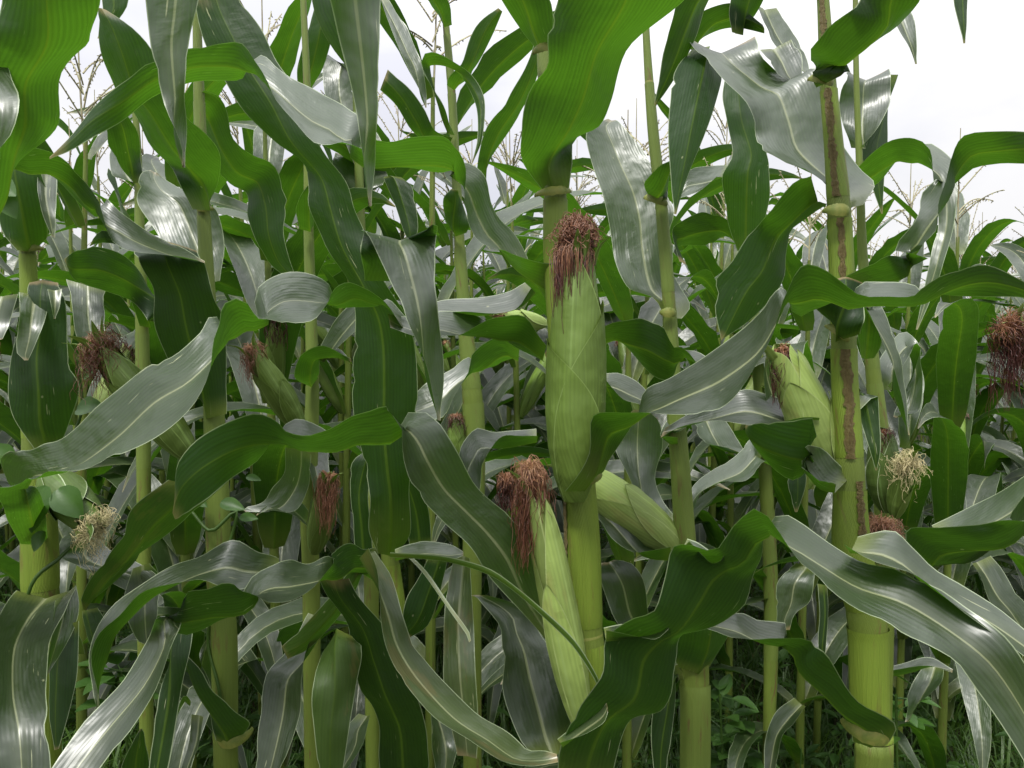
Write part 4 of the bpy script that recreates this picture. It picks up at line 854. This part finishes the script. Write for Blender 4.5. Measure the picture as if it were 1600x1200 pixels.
L(p15, 'o', [(1516,882,1545,870),(1530,905,1562,890),(1545,940,1582,922),(1562,962,1605,950),(1590,1000,1625,995)], [.92,.91,.90,.90,.90], W=.08, seed=221)
L(p14, 'o', [(1190,698,1202,732),(1173,688,1194,728),(1146,718,1166,752),(1120,735,1126,760),(1095,752,1099,770),(1078,770,1086,792),(1072,802,1080,803)], [1.3,1.27,1.24,1.22,1.2,1.2,1.2], W=.09, seed=222)
L(p14, 'o', [(1080,652,1126,648),(1090,682,1142,674),(1106,697,1157,702),(1140,700,1168,714)], [1.35,1.33,1.32,1.32], W=.09, seed=223)
L(p6, 'o', [(1056,690,1070,688),(1028,683,1052,678),(1045,660,1066,674),(1072,650,1086,662),(1096,648,1100,656)], [.955,.95,.94,.94,.95], W=.07, seed=224)
L(p6, 'o', [(940,588,944,598),(965,586,960,616),(990,597,976,628),(1010,614,1000,634),(1022,634,1012,642)], [1.0,1.0,1.0,1.0,1.0], W=.07, seed=225)
L(p6, 'u', [(1092,-60,1172,-60),(1060,0,1112,0),(1046,45,1088,60),(1036,95,1062,112),(1022,162,1025,166)], [.82,.84,.85,.86,.86], W=.08, seed=226, label='pointed green leaf hanging from the top beside the big upper leaf')
L(p14, 'u', [(1150,52,1154,54),(1142,20,1178,30),(1146,-20,1200,-15),(1155,-70,1205,-70)], [1.2,1.18,1.16,1.15], W=.08, seed=227)
L(p9, 'u', [(150,-50,170,-60),(160,20,200,0),(152,60,160,62)], [.9,.9,.9], W=.05, seed=228)
# ------------------------------------------------------------------ plants of the rows behind
class Rng:
    def __init__(s, seed): s.r = random.Random(seed)
    def u(s, a, b): return s.r.uniform(a, b)
def proc_leaf(mb, z0, az, Lf, Wf, th0, th1, seed, n=22, cols=VK, mi=0, r0=.01, bend=1.5, twist=1.0):
    rng = np.random.RandomState(seed)
    s = np.linspace(0, 1, n); ds = Lf / (n - 1)
    th = th0 + (th1 - th0) * s**bend + .12 * np.sin(s * 9 + rng.uniform(0, 6)) * s
    a = az + rng.uniform(-.5, .5) * s**2 + .15 * np.sin(s * 6 + rng.uniform(0, 6)) * s
    d = np.stack([np.sin(th) * np.cos(a), np.sin(th) * np.sin(a), np.cos(th)], 1)
    C = np.cumsum(d * ds, axis=0) - d[0] * ds + np.array([np.cos(az) * r0, np.sin(az) * r0, z0])
    side = np.stack([-np.sin(a), np.cos(a), 0 * a], 1)
    up = np.cross(d, side)
    tw = twist * (rng.uniform(-1.3, 1.3) * s**1.3 + .5 * np.sin(s * rng.uniform(4, 8) + rng.uniform(0, 6)) * s)
    H = side * np.cos(tw)[:, None] + up * np.sin(tw)[:, None]
    wd = Wf / 2 * np.interp(s, [0, .06, .3, .6, .85, 1], [.45, .72, 1, .85, .42, .02])
    ribbon(mb, C, H * wd[:, None], seed, .26, .16, mi, cols)

def tassel_mesh(seed, z0, lo=False):
    rng = np.random.RandomState(seed); mb = MB(); n = 5 if lo else 9; sd = 3
    tube(mb, np.stack([np.zeros(n), .01 * np.sin(np.linspace(0, 2, n)), z0 + np.linspace(-.12, .26, n)], 1), np.linspace(.0035, .0014, n), sd)
    for k in range(9 if not lo else 6):
        a = rng.uniform(0, 2 * PI); b = z0 + rng.uniform(-.02, .10); l = rng.uniform(.15, .29); q = np.linspace(0, 1, n); e = rng.uniform(.35, .9)
        droop = rng.uniform(.1, .9)
        r = l * np.sin(e) * q; z = b + l * np.cos(e) * q - droop * l * .6 * q**2
        tube(mb, np.stack([r * np.cos(a), r * np.sin(a), z], 1), np.linspace(.0024, .0015, n) * (1.4 if lo else 1), sd)
        if not lo:
            m = 16; 
            for j in range(m):
                t = (j + .5) / m * .9 + .1; c = np.array([l * np.sin(e) * t * np.cos(a), l * np.sin(e) * t * np.sin(a), b + l * np.cos(e) * t - droop * l * .6 * t * t])
                o = rng.normal(0, 1, 3); o[2] = -abs(o[2]); o = unit(o) * .008
                tube(mb, np.array([c, c + o * .5, c + o]), np.array([.0012, .0018, .0005]), 3)
    return mb

def make_proto(seed, lo=False):
    """meshes of one plant kind, base at the origin: list of (name, mesh); parts of an ear come as a nested list"""
    r = random.Random(seed); H = r.uniform(1.72, 1.92); nn = 11
    zs = [0.10 + (H - .10) * (k / (nn - 1))**.92 for k in range(nn)]
    out = []
    lean = r.uniform(-.04, .04), r.uniform(-.04, .04)
    def cx(z): q = (z / H)**1.5; return lean[0] * q, lean[1] * q
    k = 26 if not lo else 7
    zz = np.linspace(0, H + .05, k)
    pts = np.array([(*cx(z), z) for z in zz]); rad = np.interp(zz, [0, .5, 1.2, H + .05], [.0135, .0125, .010, .0045])
    if not lo:
        for z in zs: rad = rad * (1 + .10 * np.exp(-((zz - z) / .02)**2))
    mats = [M['leaf_far'], M['stalk'], M['tassel'], M['husk'], M['silk_brown']]
    allm = MB()
    def put(name, fn, mi):
        if lo: fn(allm, mi)
        else:
            mb = MB(); fn(mb, 0); out.append((name, mb.mesh(name, mats[mi])))
    put('stalk', lambda mb, mi: tube(mb, pts, rad, 10 if not lo else 4, mi), 1)
    az0 = r.uniform(0, 2 * PI)
    cols = VK_LOW if lo else np.array([-1, -.8, -.4, -.08, 0, .08, .4, .8, 1])
    for i, z in enumerate(zs):
        if i == 0: continue
        az = az0 + (i % 2) * PI + r.uniform(-.35, .35)
        pos = i / (nn - 1)
        Lf = .45 + .42 * math.sin(PI * min(1, pos * .95 + .05)) * r.uniform(.85, 1.1)
        Wf = (.062 + .042 * math.sin(PI * (pos * .8 + .12))) * r.uniform(.9, 1.1)
        th0 = r.uniform(.30, .55); th1 = r.uniform(1.7, 2.9) if pos < .85 else r.uniform(1.0, 2.2)
        x, y = cx(z); sd = r.randint(0, 99999)
        def f(mb, mi, z=z, az=az, Lf=Lf, Wf=Wf, th0=th0, th1=th1, sd=sd, x=x, y=y):
            m0 = len(mb.v)
            proc_leaf(mb, z, az, Lf, Wf, th0, th1, sd, 20 if not lo else 9, cols, mi)
            mb.v[m0] = mb.v[m0] + np.array([x, y, 0])
        put('leaf', f, 0)
    for i in range(3 if not lo else 1):                      # old lower leaves hanging down
        z = r.uniform(.35, .85); az = r.uniform(0, 6.28); Lf = r.uniform(.5, .7); sd = r.randint(0, 99999); x, y = cx(z)
        def f2(mb, mi, z=z, az=az, Lf=Lf, sd=sd, x=x, y=y):
            m0 = len(mb.v); proc_leaf(mb, z, az, Lf, .075, .6, 3.0, sd, 20 if not lo else 9, cols, mi, bend=.8); mb.v[m0] = mb.v[m0] + np.array([x, y, 0])
        put('leaf', f2, 0)
    if lo:
        mbt = tassel_mesh(seed, H + .1, True)
        for a, b, c, d_ in zip(mbt.v, mbt.uv, mbt.tv, mbt.f):
            allm.v.append(a + np.array([lean[0], lean[1], 0])); allm.uv.append(b); allm.tv.append(c)
            allm.f.append(d_ + allm.n - 0); allm.mi.append(np.full(len(d_), 2))
        base = allm.n; allm.n += mbt.n
        return [('corn_plant', allm.mesh('corn_plant', mats))]
    tm = tassel_mesh(seed, H + .1); tm.v = [v + np.array([lean[0], lean[1], 0]) for v in tm.v]
    out.append(('tassel', tm.mesh('tassel', mats[2])))
    # ear with husk and silk
    ze = zs[6]; az = az0 + r.uniform(-.3, .3); x, y = cx(ze)
    b = np.array([x + .012 * math.cos(az), y + .012 * math.sin(az), ze]); ax = unit(np.array([math.cos(az) * .45, math.sin(az) * .45, 1.0])) * r.uniform(.19, .24)
    fr = frame_of(ax, np.array([math.cos(az), math.sin(az), 0]))
    mb = MB(); R = r.uniform(.022, .028)
    mb.grid(*husk_patch(b, ax, fr, R, PI, PI * .999, 1.04, 0.0, n=16, m=15, pw=30, lift=0))
    mb.grid(*husk_patch(b, ax, fr, R, .7, 1.6, .95, .0008, n=16, m=9)); mb.grid(*husk_patch(b, ax, fr, R, -.9, 1.3, .75, .0014, n=16, m=9))
    sm = MB()
    for pts_ in strand_paths(b + ax, fr, R * .8, 46, .06, seed, up=.014, front=.3, curl=.6, spread=1.0):
        tube(sm, pts_[::2], .0008, 3)
    out.append(('ear', [('husk_leaf', mb.mesh('husk_leaf', M['husk'] if seed % 2 else M['husk_pale'])), ('silk', sm.mesh('silk', M[['silk_brown', 'silk_red', 'silk_pink'][seed % 3]]))]))
    return out

protos = [make_proto(100 + k) for k in range(8)]
protos_lo = [make_proto(200 + k, True)[0][1] for k in range(6)]
GR = 'corn plants in the rows behind'
def place_plant(x, y, rz, sc, k, label):
    root = empty('corn_plant', (x, y, -.02), label, 'corn plant', GR); root.rotation_euler = (0, 0, rz); root.scale = (sc, sc, sc)
    for name, me in protos[k]:
        if isinstance(me, list):
            e = bpy.data.objects.new(name, None); COL.objects.link(e); e.parent = root; e.empty_display_size = .03
            for n2, m2 in me:
                o = bpy.data.objects.new(n2, m2); COL.objects.link(o); o.parent = e
        else:
            o = bpy.data.objects.new(name, me); COL.objects.link(o); o.parent = root
    return root
def place_lo(x, y, rz, sc, k, label):
    o = bpy.data.objects.new('corn_plant', protos_lo[k]); COL.objects.link(o)
    o.location = (x, y, -.02); o.rotation_euler = (0, 0, rz); o.scale = (sc, sc, sc)
    return tag(o, label, 'corn plant', GR)

rr = random.Random(8)
MARKS = [(62, 'the left edge plant'), (222, 'the thin far left stalk'), (345, 'the stalk left of centre'), (486, 'the pink brown silk beard'), (620, 'the long bright green leaf'),
         (738, 'the stalk behind the small ear'), (905, 'the largest ear'), (1060, 'the thin stalk near the largest ear'), (1204, 'the slim stalk in the weeds'), (1335, 'the seamed right stalk'),
         (1440, 'the cream silked small ear'), (1570, 'the right edge ear')]
ROWS = ['first', 'second', 'third', 'fourth', 'fifth', 'sixth', 'seventh', 'eighth', 'ninth']
used_lb = {}
def near_label(x, y, row):
    px = 800 + x / y * FPX; m = min(MARKS, key=lambda q: abs(q[0] - px)); side = 'left' if px < m[0] else 'right'
    far = abs(px - m[0]) > 38
    return '%s row corn plant, %s %s of %s' % (ROWS[row], 'well' if far else 'just', side, m[1])
LB_NEAR = 'corn plant with arching leaves and tassel in the rows behind the front stalks'
LB_FAR = 'small distant corn plant with tassel in the far rows below the sky'
n_things = 0
far_xy = []
Y = 2.25; row = 0
for (px, yy, sc, lb) in [(105, 1.62, .93, 'corn plant close behind the left edge plant, low leaves hanging'), (285, 1.85, .98, 'corn plant close behind, between the two left ears'),
                         (425, 1.72, .96, 'corn plant close behind the dark hanging leaf left of centre'), (668, 1.70, .98, 'corn plant close behind the old speckled leaf at the bottom'),
                         (985, 1.60, .86, 'corn plant close behind the gap right of the largest ear'), (1262, 1.85, .84, 'corn plant close behind, left of the seamed right stalk'),
                         (1490, 1.75, .80, 'corn plant close behind the torn grey blade at the lower right')]:
    place_plant((px - 800) / FPX * yy, yy, rr.uniform(0, 6.28), sc, rr.randrange(8), lb)
while Y < 15:
    half = Y * .72 + .3
    step = .29 if Y < 5 else .36
    x = -half + rr.uniform(0, step)
    while x < half:
        xx = x + rr.uniform(-.07, .07); yy = Y + rr.uniform(-.13, .13)
        sc = rr.uniform(.88, 1.0) * (.92 if xx > Y * .3 else 1.02) * (1 + max(0, Y - 4) * .012)
        keep = rr.random() < .93
        if keep:
            if Y < 5.6: place_plant(xx, yy, rr.uniform(0, 6.28), sc, rr.randrange(8), near_label(xx, yy, row)); n_things += 1
            elif n_things < 296: place_lo(xx, yy, rr.uniform(0, 6.28), sc, rr.randrange(6), LB_FAR); n_things += 1
            else: far_xy.append((xx, yy, rr.uniform(0, 6.28), sc, rr.randrange(6)))
        x += step
    for sg in (-1, 1):                                       # the field goes on outside the picture
        for k in range(6): far_xy.append((sg * (half + .3 + k * .38), Y + rr.uniform(-.1, .1), rr.uniform(0, 6.28), rr.uniform(.85, 1.0), rr.randrange(6)))
    Y += .50 if Y < 5.5 else .75; row += 1
while Y < 46:
    half = Y * .74 + .6; x = -half
    while x < half:
        far_xy.append((x + rr.uniform(-.2, .2), Y + rr.uniform(-.3, .3), rr.uniform(0, 6.28), rr.uniform(.92, 1.08), rr.randrange(6)))
        x += .45 + Y * .02
    Y += .9 + Y * .04
# the rest of the field, past what can be picked out one by one
def field_rest():
    data = []
    for me in protos_lo:
        nv = len(me.vertices); co = np.zeros(nv * 3, np.float32); me.vertices.foreach_get('co', co)
        lo = np.zeros(len(me.loops), np.int32); me.loops.foreach_get('vertex_index', lo)
        mi = np.zeros(len(me.polygons), np.int32); me.polygons.foreach_get('material_index', mi)
        u1 = np.zeros(len(me.loops) * 2, np.float32); me.uv_layers['UVMap'].data.foreach_get('uv', u1)
        u2 = np.zeros(len(me.loops) * 2, np.float32); me.uv_layers['T'].data.foreach_get('uv', u2)
        data.append((co.reshape(-1, 3), lo, mi, u1, u2))
    V, Lp, MI, U1, U2 = [], [], [], [], []; n = 0
    for (x, y, a, s, k) in far_xy:
        co, lo, mi, u1, u2 = data[k]; c, t = math.cos(a), math.sin(a)
        V.append(np.stack([co[:, 0] * c - co[:, 1] * t, co[:, 0] * t + co[:, 1] * c, co[:, 2]], 1) * s + np.array([x, y, -.02]))
        Lp.append(lo + n); n += len(co); MI.append(mi); U1.append(u1); U2.append(u2)
    V = np.concatenate(V).astype(np.float32); Lp = np.concatenate(Lp).astype(np.int32); MI = np.concatenate(MI)
    me = bpy.data.meshes.new('corn_field')
    me.vertices.add(len(V)); me.vertices.foreach_set('co', V.ravel()); me.loops.add(len(Lp)); me.loops.foreach_set('vertex_index', Lp)
    me.polygons.add(len(MI)); me.polygons.foreach_set('loop_start', np.arange(0, len(Lp), 4, dtype=np.int32)); me.polygons.foreach_set('material_index', MI)
    me.polygons.foreach_set('use_smooth', np.ones(len(MI), dtype=bool))
    me.uv_layers.new(name='UVMap').data.foreach_set('uv', np.concatenate(U1)); me.uv_layers.new(name='T').data.foreach_set('uv', np.concatenate(U2))
    me.update(calc_edges=True)
    for m in protos_lo[0].materials: me.materials.append(m)
    tag(link('corn_field', me), kind='stuff')
field_rest()

# ------------------------------------------------------------------ grass and weeds on the ground
def blades():
    rng = np.random.RandomState(5); n = 42000
    y = 1.5 + 7.5 * rng.rand(n)**1.4; x = (rng.rand(n) * 2 - 1) * (y * .74 + .35)
    h = rng.uniform(.08, .30, n) * (.6 + .8 * rng.rand(n)); w = rng.uniform(.0015, .0038, n) * (1 + .12 * y)
    a = rng.uniform(0, 2 * PI, n); ln = h * rng.uniform(.2, .9, n)
    dx, dy = np.cos(a), np.sin(a)
    k = 4; t = np.linspace(0, 1, k)
    cx = x[:, None] + dx[:, None] * ln[:, None] * t**1.8; cy = y[:, None] + dy[:, None] * ln[:, None] * t**1.8
    cz = -.03 + h[:, None] * (t - .25 * t**3)
    ww = w[:, None] * np.array([1, .95, .65, .08])[None]
    sx, sy = -dy[:, None] * ww, dx[:, None] * ww
    V = np.stack([np.stack([cx - sx, cy - sy, cz], -1), np.stack([cx + sx, cy + sy, cz], -1)], 2).reshape(-1, 3)
    b = (np.arange(n) * k * 2)[:, None] + (np.arange(k - 1) * 2)[None]
    F = np.stack([b, b + 1, b + 3, b + 2], -1).reshape(-1, 4)
    mb = MB(); mb.v = [V]; mb.f = [F]; mb.uv = [V[:, :2] * 0]; mb.tv = [V[:, :2] * 0]; mb.mi = [np.zeros(len(F), int)]; mb.n = len(V)
    tag(link('grass', mb.mesh('grass', M['grass'])), kind='stuff')
blades()

def ovate(mb, base, d, up, Ln, Wd, seed, n=7, lobes=0.0):
    """a broad weed leaf with midrib fold"""
    rng = random.Random(seed)
    d = unit(d); side = unit(np.cross(d, up)); nn = np.cross(side, d)
    t = np.linspace(0, 1, n); C = base + d * (t * Ln)[:, None] - nn * (.25 * Ln * t**2)[:, None] * rng.uniform(.2, 1.2)
    wd = Wd / 2 * np.sin(PI * np.clip(t, .02, .99)**.75)**.8 * (1 + lobes * np.sin(t * 17))
    u = np.array([-1, -.5, 0, .5, 1])
    V = C[:, None] + side[None, None] * (wd[:, None] * u)[..., None] + nn[None, None] * (np.abs(u)[None] * wd[:, None] * .35)[..., None]
    U = np.stack([np.broadcast_to((t * Ln)[:, None], (n, 5)), np.broadcast_to(u[None] * .5 + .5, (n, 5))], -1)
    mb.grid(V, U, U * 0)

def ground_weeds():
    rng = random.Random(11); mb = MB()
    for i in range(1500):
        y = 1.6 + 6.5 * rng.random()**1.3; x = rng.uniform(-1, 1) * (y * .74 + .3); h = rng.uniform(.05, .34)
        for k in range(rng.randint(5, 9)):
            a = rng.uniform(0, 6.28); e = rng.uniform(.1, .9); z = h * rng.uniform(.3, 1)
            dv = np.array([math.cos(a) * math.cos(e), math.sin(a) * math.cos(e), math.sin(e) * .6])
            q = rng.uniform(.0, .04)
            ovate(mb, np.array([x + math.cos(a) * q, y + math.sin(a) * q, z]), dv, np.array([0, 0, 1.0]), rng.uniform(.03, .075), rng.uniform(.016, .038), i + k, 5)
        tube(mb, np.array([[x, y, -.03], [x + rng.uniform(-.01, .01), y, h * .5], [x, y, h]]), .0018, 3)
    tag(link('ground_cover', mb.mesh('ground_cover', M['weed'])), kind='stuff')
ground_weeds()

def weed(px, py, d, h, label, seed, mat='weed', size=.07, nl=14):
    rng = random.Random(seed); q = P(px, py, d); r = empty('weed', (q[0], q[1], 0), label, 'weed')
    top = q[2]
    mb = MB(); pts = np.array([[q[0], q[1], -.03], [q[0] + .01, q[1], top * .5], [q[0], q[1], top]]); tube(mb, catmull(pts, 10), .003, 6)
    link('stem', mb.mesh('stem', M['grass']), r)
    for k in range(nl):
        a = k * 2.4 + rng.uniform(-.3, .3); z = top - h * rng.random(); e = rng.uniform(-.1, .5)
        mb = MB(); b0 = np.array([q[0], q[1], z]); dv = np.array([math.cos(a) * math.cos(e), math.sin(a) * math.cos(e), math.sin(e)])
        b1 = b0 + dv * .03; tube(mb, np.array([b0, (b0 + b1) / 2, b1]), .001, 4)
        ovate(mb, b1, dv, np.array([0, 0, 1.0]), size * rng.uniform(.7, 1.1), size * rng.uniform(.45, .65), seed + k, 9, .05)
        link('leaf', mb.mesh('leaf', M[mat]), r)
weed(1125, 1085, 1.75, .12, 'broad leaved dark weed right of the thin stalk foot', 1)
weed(1150, 1110, 1.8, .12, 'second broad leaved weed beside the slim stalk', 2)
weed(1140, 1180, 1.9, .10, 'low weed with dark oval leaves at the bottom edge', 3)
weed(1400, 1085, 1.5, .09, 'bright green weed right of the seamed stalk foot', 4, 'vine_leaf', .05)
weed(1460, 1195, 1.9, .08, 'bright young weed at the lower right edge', 5, 'vine_leaf', .05, 18)
weed(1250, 1150, 2.1, .10, 'small weed left of the wrapped stalk foot', 6, 'weed', .05)
weed(190, 1045, 1.6, .10, 'broad leaved weed behind the lower left leaves', 7, 'weed', .08)

def vine(label, pts, leaves, d, seed):
    """climbing weed on a corn stalk: stem and heart shaped leaves given by (photo point, length, width, direction in the picture)"""
    q = P(*pts[-1][:2], pts[-1][2]); r = empty('climbing_weed', (q[0], q[1], max(0, q[2])), label, 'vine')
    mb = MB(); tube(mb, catmull(np.array([P(*p) for p in pts]), 60), .0022, 6); link('stem', mb.mesh('stem', M['grass']), r)
    for k, (x, y, dd, ln, wd, ang) in enumerate(leaves):
        mb = MB(); dv = math.cos(ang) * RGT + math.sin(ang) * UPV - .3 * FWD
        ovate(mb, P(x, y, dd), dv, -FWD * .8 + UPV * .6, ln * .72, wd * .6, seed + k, 9, .03)
        link('leaf', mb.mesh('leaf', M['vine_leaf']), r)
vine('climbing weed with heart shaped leaves on the left edge plant', [(120, 560, .98), (128, 640, .98), (100, 720, .97), (95, 800, .95), (140, 820, .90), (95, 870, .86), (45, 925, .85), (30, 1100, .86)],
     [(120,640,.97,.055,.05,.2),(130,590,.98,.05,.045,.6),(118,700,.97,.055,.05,.3),(75,760,.85,.075,.06,-1.9),(90,765,.85,.06,.055,-.7),(60,770,.86,.06,.05,-2.2),(0,300,.86,.05,.045,-.9),(-10,290,.86,.05,.05,-.4),(20,720,.97,.05,.045,2.4),(70,830,.86,.035,.03,-2.0)], .95, 50)
vine('climbing weed winding round the stalk left of centre', [(300, 800, .93), (330, 830, .92), (370, 800, .93), (345, 900, .93), (325, 1000, .94), (345, 1100, .93), (350, 1300, .95)],
     [(300,775,.92,.035,.025,-.5),(345,785,.91,.045,.03,-.15),(375,808,.92,.035,.022,.0),(385,745,1.0,.03,.018,-.1)], .9, 80)

# ------------------------------------------------------------------ far trees on the horizon
def tree(px, Yd, H, label, seed):
    rng = np.random.RandomState(seed); x = (px - 800) / FPX * Yd
    r = empty('tree', (x, Yd, 0), label, 'tree', None)
    mb = MB(); tube(mb, catmull(np.array([[x, Yd, -.1], [x + .1, Yd, H * .4], [x - .1, Yd, H * .85]]), 10), np.linspace(.16, .05, 10), 7)
    for k in range(7):
        a = rng.uniform(0, 6.28); z = H * rng.uniform(.35, .7); l = H * .3
        tube(mb, np.array([[x, Yd, z], [x + math.cos(a) * l * .5, Yd + math.sin(a) * l * .5, z + l * .35], [x + math.cos(a) * l, Yd + math.sin(a) * l, z + l * .6]]), np.array([.06, .04, .015]), 5)
    link('trunk', mb.mesh('trunk', M['bark']), r)
    n = 5200; cl = rng.normal(0, 1, (34, 3)); cl = unit(cl) * rng.uniform(.45, 1, (34, 1)); c = cl[rng.randint(0, 34, n)] + rng.normal(0, .17, (n, 3))
    C = c * np.array([H * .34, H * .34, H * .30]) + np.array([x, Yd, H * .70])
    a = unit(rng.normal(0, 1, (n, 3))); b = unit(np.cross(a, rng.normal(0, 1, (n, 3)))); s = rng.uniform(.04, .10, (n, 1))
    V = np.stack([C - a * s, C - b * s * .5, C + a * s, C + b * s * .5], 1).reshape(-1, 3); F = np.arange(4 * n).reshape(-1, 4)
    mb = MB(); mb.v = [V]; mb.f = [F]; mb.uv = [V[:, :2] * 0]; mb.tv = [V[:, :2] * 0]; mb.mi = [np.zeros(n, int)]; mb.n = len(V)
    link('crown', mb.mesh('crown', M['tree_leaf']), r)
tree(740, 36, 5.4, 'distant tree seen through the gap left of the largest ear', 1)
tree(452, 42, 3.9, 'distant low tree between the left stalks', 2)
tree(5, 38, 4.6, 'distant tree at the left edge of the horizon', 3)
tree(1590, 44, 5.0, 'distant tree at the right edge of the horizon', 4)
tree(1170, 46, 4.6, 'distant tree behind the middle of the right hand field', 5)
